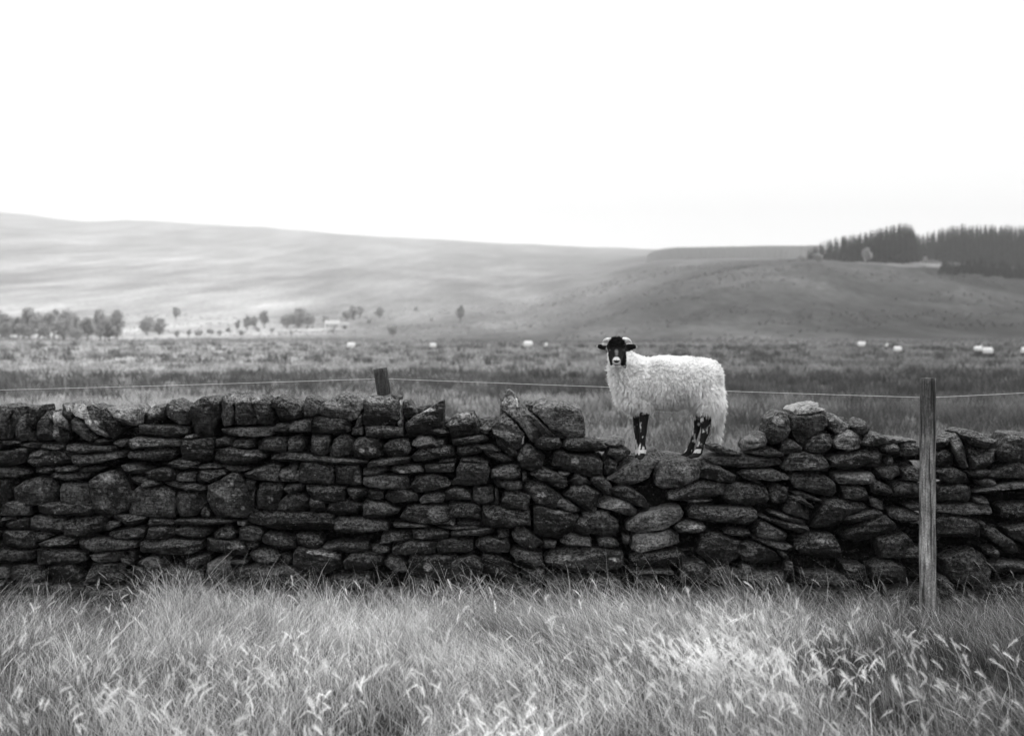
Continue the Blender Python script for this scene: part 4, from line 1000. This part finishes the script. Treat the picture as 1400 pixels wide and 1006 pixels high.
GS = [(480, 480, 0, 1.0, 20, 'distant white sheep grazing left of the leaning post, farthest left of the flock'), (592, 479, 1, .9, 160, 'distant white sheep alone on the moor right of the leaning post'),
      (722, 479, 0, 1.15, 10, 'larger distant white sheep of the close pair left of the big sheep head'), (746, 478, 1, .9, 80, 'small upright white sheep of the close pair left of the big sheep head'),
      (1178, 478, 1, 1.0, 170, 'distant white sheep first right of the big sheep, on the moor edge'), (1212, 478, 1, .85, 70, 'small distant sheep in the middle between two others on the right moor'),
      (1227, 485, 0, .85, 190, 'distant sheep nearer than its neighbours, left of the tall fence post'), (1337, 485, 1, .9, 200, 'left one of two overlapping distant sheep right of the tall fence post'),
      (1350, 489, 0, .95, 150, 'right one of two overlapping distant sheep right of the tall fence post'), (1401, 488, 1, .9, 20, 'distant sheep cut by the right edge of the view')]
for px, row, k, s, rz, lab in GS:
    d = dist_for_row(px, row, 60, 200); x = (px-700)/F*d
    o = link('grazing_sheep', GM[k]); o.location = (x, d, float(ground_z(np.array([x]), np.array([d]))[0])); o.scale = (s*.68, s*.8, s*.92)
    o.rotation_euler = (0, 0, math.radians(rz)); tag(o, lab, 'sheep', 'sheep grazing far out on the moor')
# ---------------------------------------------------------------- grass
r = np.random.default_rng(21)
def pxof(x, y): return 700+F*x/y
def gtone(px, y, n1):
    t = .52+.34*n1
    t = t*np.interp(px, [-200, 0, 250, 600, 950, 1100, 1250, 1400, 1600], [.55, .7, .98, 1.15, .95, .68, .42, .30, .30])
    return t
def near_grass(N, hscale, W, ylo, yhi, tall=False):
    y = ylo+(yhi-ylo)*r.random(N)**.85; x = (r.random(N)*2-1)*(.36*y*1.18+.45)
    p = np.stack([x, y, x*0], -1); n1 = fbm(p, 1.6, 31, 3); n2 = vnoise(p, .6, 33)
    px = pxof(x, y)
    # tussocks
    tx = vnoise(p, 4.5, 35)
    z = ground_z(x, y)
    L = (.26+.10*n1+.06*tx+.03*n2)*r.uniform(.55, 1.25, N)*hscale
    # a taller clump against the wall at the left and lower growth elsewhere
    for cx, am, wd in ((232, .34, 30), (300, .14, 25), (640, .14, 60), (540, .05, 30), (900, .05, 60), (700, .03, 25)):
        L = L+am*np.exp(-((px-cx)/wd)**2)*np.clip((y-8.6), 0, 1)*r.random(N)
    lean = np.where(px > 650, -.42, -.05)+.25*n2
    d0 = unit(np.stack([r.normal(0, .30, N)+lean*.3, r.normal(0, .28, N), np.ones(N)], -1))
    d1 = np.stack([r.normal(0, .30, N)+lean*.7, r.normal(0, .2, N), -.15-.25*r.random(N)], -1)
    a = r.uniform(0, np.pi, N); side = np.stack([np.cos(a), np.sin(a)*.6, a*0], -1)
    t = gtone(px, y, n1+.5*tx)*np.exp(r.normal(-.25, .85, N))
    return blades(np.stack([x, y, z-.01], -1), d0, d1, L, W*r.uniform(.6, 1.3, N), side, 4, np.clip(t*1.25, .02, .95), .85)  # strong root darkening paints shade deep between the blades
b = Bag()
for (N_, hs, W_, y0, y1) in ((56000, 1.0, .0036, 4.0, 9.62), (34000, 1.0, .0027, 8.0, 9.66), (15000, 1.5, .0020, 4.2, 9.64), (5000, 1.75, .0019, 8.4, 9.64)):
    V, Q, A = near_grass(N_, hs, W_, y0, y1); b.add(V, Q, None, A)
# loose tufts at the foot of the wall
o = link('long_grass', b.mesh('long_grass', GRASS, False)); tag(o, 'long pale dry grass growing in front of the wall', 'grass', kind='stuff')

# seed heads: bent feathery plumes
def plumes(N, px, y, h, bright, size):
    x = (px-700)/F*y; z = ground_z(x, y); lean = np.where(r.random(N) < np.interp(px, [0, 500, 900, 1400], [.45, .5, .75, .85]), -1, 1)*r.uniform(.05, .42, N)
    root = np.stack([x, y, z], -1)
    d0 = unit(np.stack([lean*.25, r.normal(0, .12, N), np.ones(N)], -1)); d1 = np.stack([lean*.55, r.normal(0, .15, N), -.12-.25*np.abs(lean)], -1)
    side = np.tile([1., .3, 0], (N, 1))
    V, Q, A = blades(root, d0, d1, h, .0016, side, 6, bright*.6); A = A
    bag.add(V, Q, None, A)
    K = 64
    t = np.tile(np.linspace(.90, 1.13, K), (N, 1))+r.normal(0, .01, (N, K))
    tz = t[..., None]
    pos = root[:, None]+h[:, None, None]*(tz*d0[:, None]+tz**2*d1[:, None])
    # droop the head
    dr = np.clip(t-.92, 0, 1)**2*1.5; pos[..., 2] -= dr*h[:, None]*1.0*np.abs(lean)[:, None]; pos[..., 0] += dr*h[:, None]*.8*lean[:, None]
    tang = unit(d0[:, None]+2*tz*d1[:, None])
    rad = unit(r.normal(size=(N, K, 3))); d = unit(tang*1.1+rad*.75); prof = np.sin(np.pi*np.clip((t-.88)/.27, 0.06, .97))**.7
    size = size*np.exp(r.normal(-.1, .35, N)); Lh = size[:, None]*prof*r.uniform(.7, 1.2, (N, K))
    M = N*K
    V, Q, A = blades(pos.reshape(M, 3), d.reshape(M, 3), r.normal(0, .15, (M, 3)), Lh.reshape(M), .0013, unit(np.cross(d.reshape(M, 3), r.normal(size=(M, 3)))), 2, np.repeat(bright, K)*r.uniform(.8, 1.15, M))
    bag.add(V, Q, None, A)
bag = Bag()
N_ = 620; y = 4.6+4.6*r.random(N_)**.9; px = r.uniform(-250, 1650, N_)
plumes(N_, px, y, r.uniform(.30, .44, N_), np.clip(gtone(px, y, r.normal(0, .3, N_))*1.7, .25, .85), r.uniform(.012, .022, N_))
# thick drifts
for (cx, cy, sx, sy, n) in ((985, 7.3, 70, .55, 400), (1100, 7.0, 110, .5, 150), (720, 5.9, 45, .35, 60), (60, 6.6, 80, .6, 90), (330, 6.6, 110, .6, 120), (560, 6.9, 130, .6, 90), (1290, 6.7, 90, .5, 70)):
    y = np.clip(r.normal(cy, sy, n), 4.8, 9.3); px = r.normal(cx, sx, n); plumes(n, px, y, r.uniform(.33, .46, n), np.full(n, .85)*np.interp(cx, [0, 900, 1300], [.9, 1, .75]), r.uniform(.018, .032, n))
for (cx, sx, n, hh) in ((215, 30, 26, .42), (640, 45, 36, .40), (120, 80, 14, .3), (480, 70, 16, .33), (730, 60, 16, .34), (870, 60, 12, .40), (1060, 100, 14, .42), (1380, 25, 5, .45)):
    n *= 3; y = r.uniform(8.7, 9.55, n); px = r.normal(cx, sx, n); plumes(n, px, y, r.uniform(.7, 1.1, n)*hh, np.full(n, .6)*np.interp(cx, [0, 900, 1300], [1, .9, .7]), r.uniform(.004, .010, n))
o = link('seed_heads', bag.mesh('seed_heads', GRASS, False)); tag(o, 'feathery pale grass seed heads bending over the foreground grass', 'grass', kind='stuff')

# the moor behind the wall: tufts of pale grass and dark rush
def moor(NT, K):
    d = np.exp(r.uniform(np.log(10.9), np.log(185), NT)); px = r.uniform(-420, 1820, NT); x = (px-700)/F*d
    p = np.stack([x, d, x*0], -1)
    n1 = fbm(p*np.array([.6, 1.5, 1]), .22, 41, 3); n2 = vnoise(p*np.array([.15, 1, 1]), .25, 43)
    left = 1/(1+np.exp((px-760)/150))
    band = lambda a, b_, s: 1/(1+np.exp(-(d-a)/s))/(1+np.exp((d-b_)/s))
    w = vnoise(np.stack([x, x*0, x*0], -1), .12, 4)*3
    dark = np.clip(.80*band(41+w, 60+w, 1.6)+.65*band(25.5, 31, .8)*(1-left*.6)+.35*(n1 > .25)+.2*(d > 70)*(n2 > .1), 0, .92)
    isr = r.random(NT) < dark
    pale = .18+.18*left+.06*n2
    pale = pale*np.where((d < 25), 1.25, 1)
    tone = np.where(isr, r.uniform(.05, .10, NT)*(1+.5*left), pale*r.uniform(.7, 1.25, NT))
    H = np.where(isr, r.uniform(.35, .65, NT), r.uniform(.18, .40, NT))*np.where(d < 40, 1, .9)*np.where((d > 80) & (r.random(NT) < .12), 1.7, 1)
    z = ground_z(x, d)
    M = NT*K; rep = lambda a: np.repeat(a, K, axis=0)
    spread = rep(np.where(isr, .10, .16)*(1+d*.012))
    rt = np.stack([rep(x)+r.normal(0, 1, M)*spread, rep(d)+r.normal(0, 1, M)*spread, rep(z)-.02], -1)
    d0 = unit(np.stack([r.normal(0, .25, M), r.normal(0, .25, M), np.ones(M)], -1)); d1 = np.stack([r.normal(-.05, .25, M), r.normal(0, .2, M), -.1-.2*r.random(M)], -1)
    W = np.maximum(.006, rep(d)*.00042)*r.uniform(.7, 1.4, M)
    return blades(rt, d0, d1, rep(H)*r.uniform(.6, 1.15, M), W, np.stack([np.ones(M), r.normal(0, .3, M), np.zeros(M)], -1), 3, rep(tone)*r.uniform(.75, 1.25, M), .25)
V, Q, A = moor(15000, 15)
mb = Bag(); mb.add(V, Q, None, A)
n_ = 30000; d = np.exp(r.uniform(np.log(150), np.log(1100), n_)); px = r.uniform(-420, 1820, n_); x = (px-700)/F*d; z = ground_z(x, d)
p = np.stack([x, d, x*0], -1); keep = (fbm(p, .02, 51, 4)+r.normal(0, .25, n_)) > .12
x, d, z, px = x[keep], d[keep], z[keep], px[keep]; n_ = len(x)
V, Q, A = blades(np.stack([x, d, z-.1], -1), unit(np.stack([r.normal(0, .2, n_), r.normal(0, .2, n_), np.ones(n_)], -1)), np.zeros((n_, 3)), r.uniform(.25, .6, n_)*np.where(d > 300, 1.3, 1), d*.0022*r.uniform(.5, 1.5, n_), np.tile([1., 0, 0], (n_, 1)), 2, land_tone(x, d)*r.uniform(1.0, 1.5, n_))
mb.add(V, Q, None, A)
o = link('moor_grass', mb.mesh('moor_grass', RUSH, False)); tag(o, 'tufts of pale grass and dark rush covering the moor behind the wall', 'moor grass', kind='stuff')

# ---------------------------------------------------------------- air
m, nt, out = newmat('haze'); pv_ = N(nt, 'VolumePrincipled'); pv_.inputs['Density'].default_value = .00027; pv_.inputs['Anisotropy'].default_value = .0
pv_.inputs['Color'].default_value = (.64, .64, .64, 1); nt.links.new(pv_.outputs[0], out.inputs['Volume'])
gz_min = float(gz.min()); hz = Bag(); hz.box(-5760, 5760, -5760, 5760, gz_min-1, max(float(gz.max()), 480)+25)
h = link('haze', hz.mesh('haze', m, False)); tag(h, kind='stuff')

# ---------------------------------------------------------------- light
SUN_EL, SUN_AZ = math.radians(58), math.radians(62)          # azimuth from +y (away from the viewer) towards +x (right)
wd = bpy.data.worlds.new('World'); SC.world = wd; wd.use_nodes = True; nt = wd.node_tree; nt.nodes.clear()
out = nt.nodes.new('ShaderNodeOutputWorld'); bg = nt.nodes.new('ShaderNodeBackground')
sky = nt.nodes.new('ShaderNodeTexSky'); sky.sky_type = 'NISHITA'; sky.sun_disc = False; sky.sun_elevation = SUN_EL; sky.sun_rotation = SUN_AZ
bw = nt.nodes.new('ShaderNodeRGBToBW'); nt.links.new(sky.outputs[0], bw.inputs[0])
tc = nt.nodes.new('ShaderNodeTexCoord'); sx = nt.nodes.new('ShaderNodeSeparateXYZ'); nt.links.new(tc.outputs['Generated'], sx.inputs[0])
cloud = mapr(nt, sx.outputs[2], .12, .9, SKY_LO, SKY_HI)      # overcast: brighter overhead than at the horizon
tot = math_(nt, 'ADD', math_(nt, 'MULTIPLY', bw.outputs[0], .004), math_(nt, 'ADD', cloud, mapr(nt, sx.outputs[2], .0, .16, .9, 0)))
nt.links.new(grey(nt, tot), bg.inputs[0]); bg.inputs[1].default_value = 1.0; nt.links.new(bg.outputs[0], out.inputs[0])
sd = bpy.data.lights.new('sun', 'SUN'); sd.energy = SUN_E; sd.angle = math.radians(12); sd.color = (1, 1, 1)
so = bpy.data.objects.new('sun', sd); COL.objects.link(so)
dirv = Vector((math.sin(SUN_AZ)*math.cos(SUN_EL), math.cos(SUN_AZ)*math.cos(SUN_EL), math.sin(SUN_EL)))
so.rotation_euler = dirv.to_track_quat('Z', 'Y').to_euler(); so.location = (4, 12, 8)

# ---------------------------------------------------------------- camera
cd = bpy.data.cameras.new('camera'); cam = bpy.data.objects.new('camera', cd); COL.objects.link(cam); SC.camera = cam
cam.location = (0, 0, CAMZ); cam.rotation_euler = (math.pi/2, 0, 0)
cd.sensor_width = 36; cd.lens = F*36/1400; cd.shift_y = -(503-HOR)/1400; cd.clip_start = .05; cd.clip_end = 30000
cd.dof.use_dof = True; cd.dof.focus_distance = 9.85; cd.dof.aperture_fstop = 2.1
SC.view_settings.view_transform = 'Standard'; SC.view_settings.look = 'None'; SC.view_settings.exposure = .45; SC.view_settings.gamma = 1
SC.cycles.volume_bounces = 1; SC.cycles.max_bounces = 6; SC.cycles.diffuse_bounces = 3; SC.cycles.transmission_bounces = 3; SC.cycles.use_denoising = True
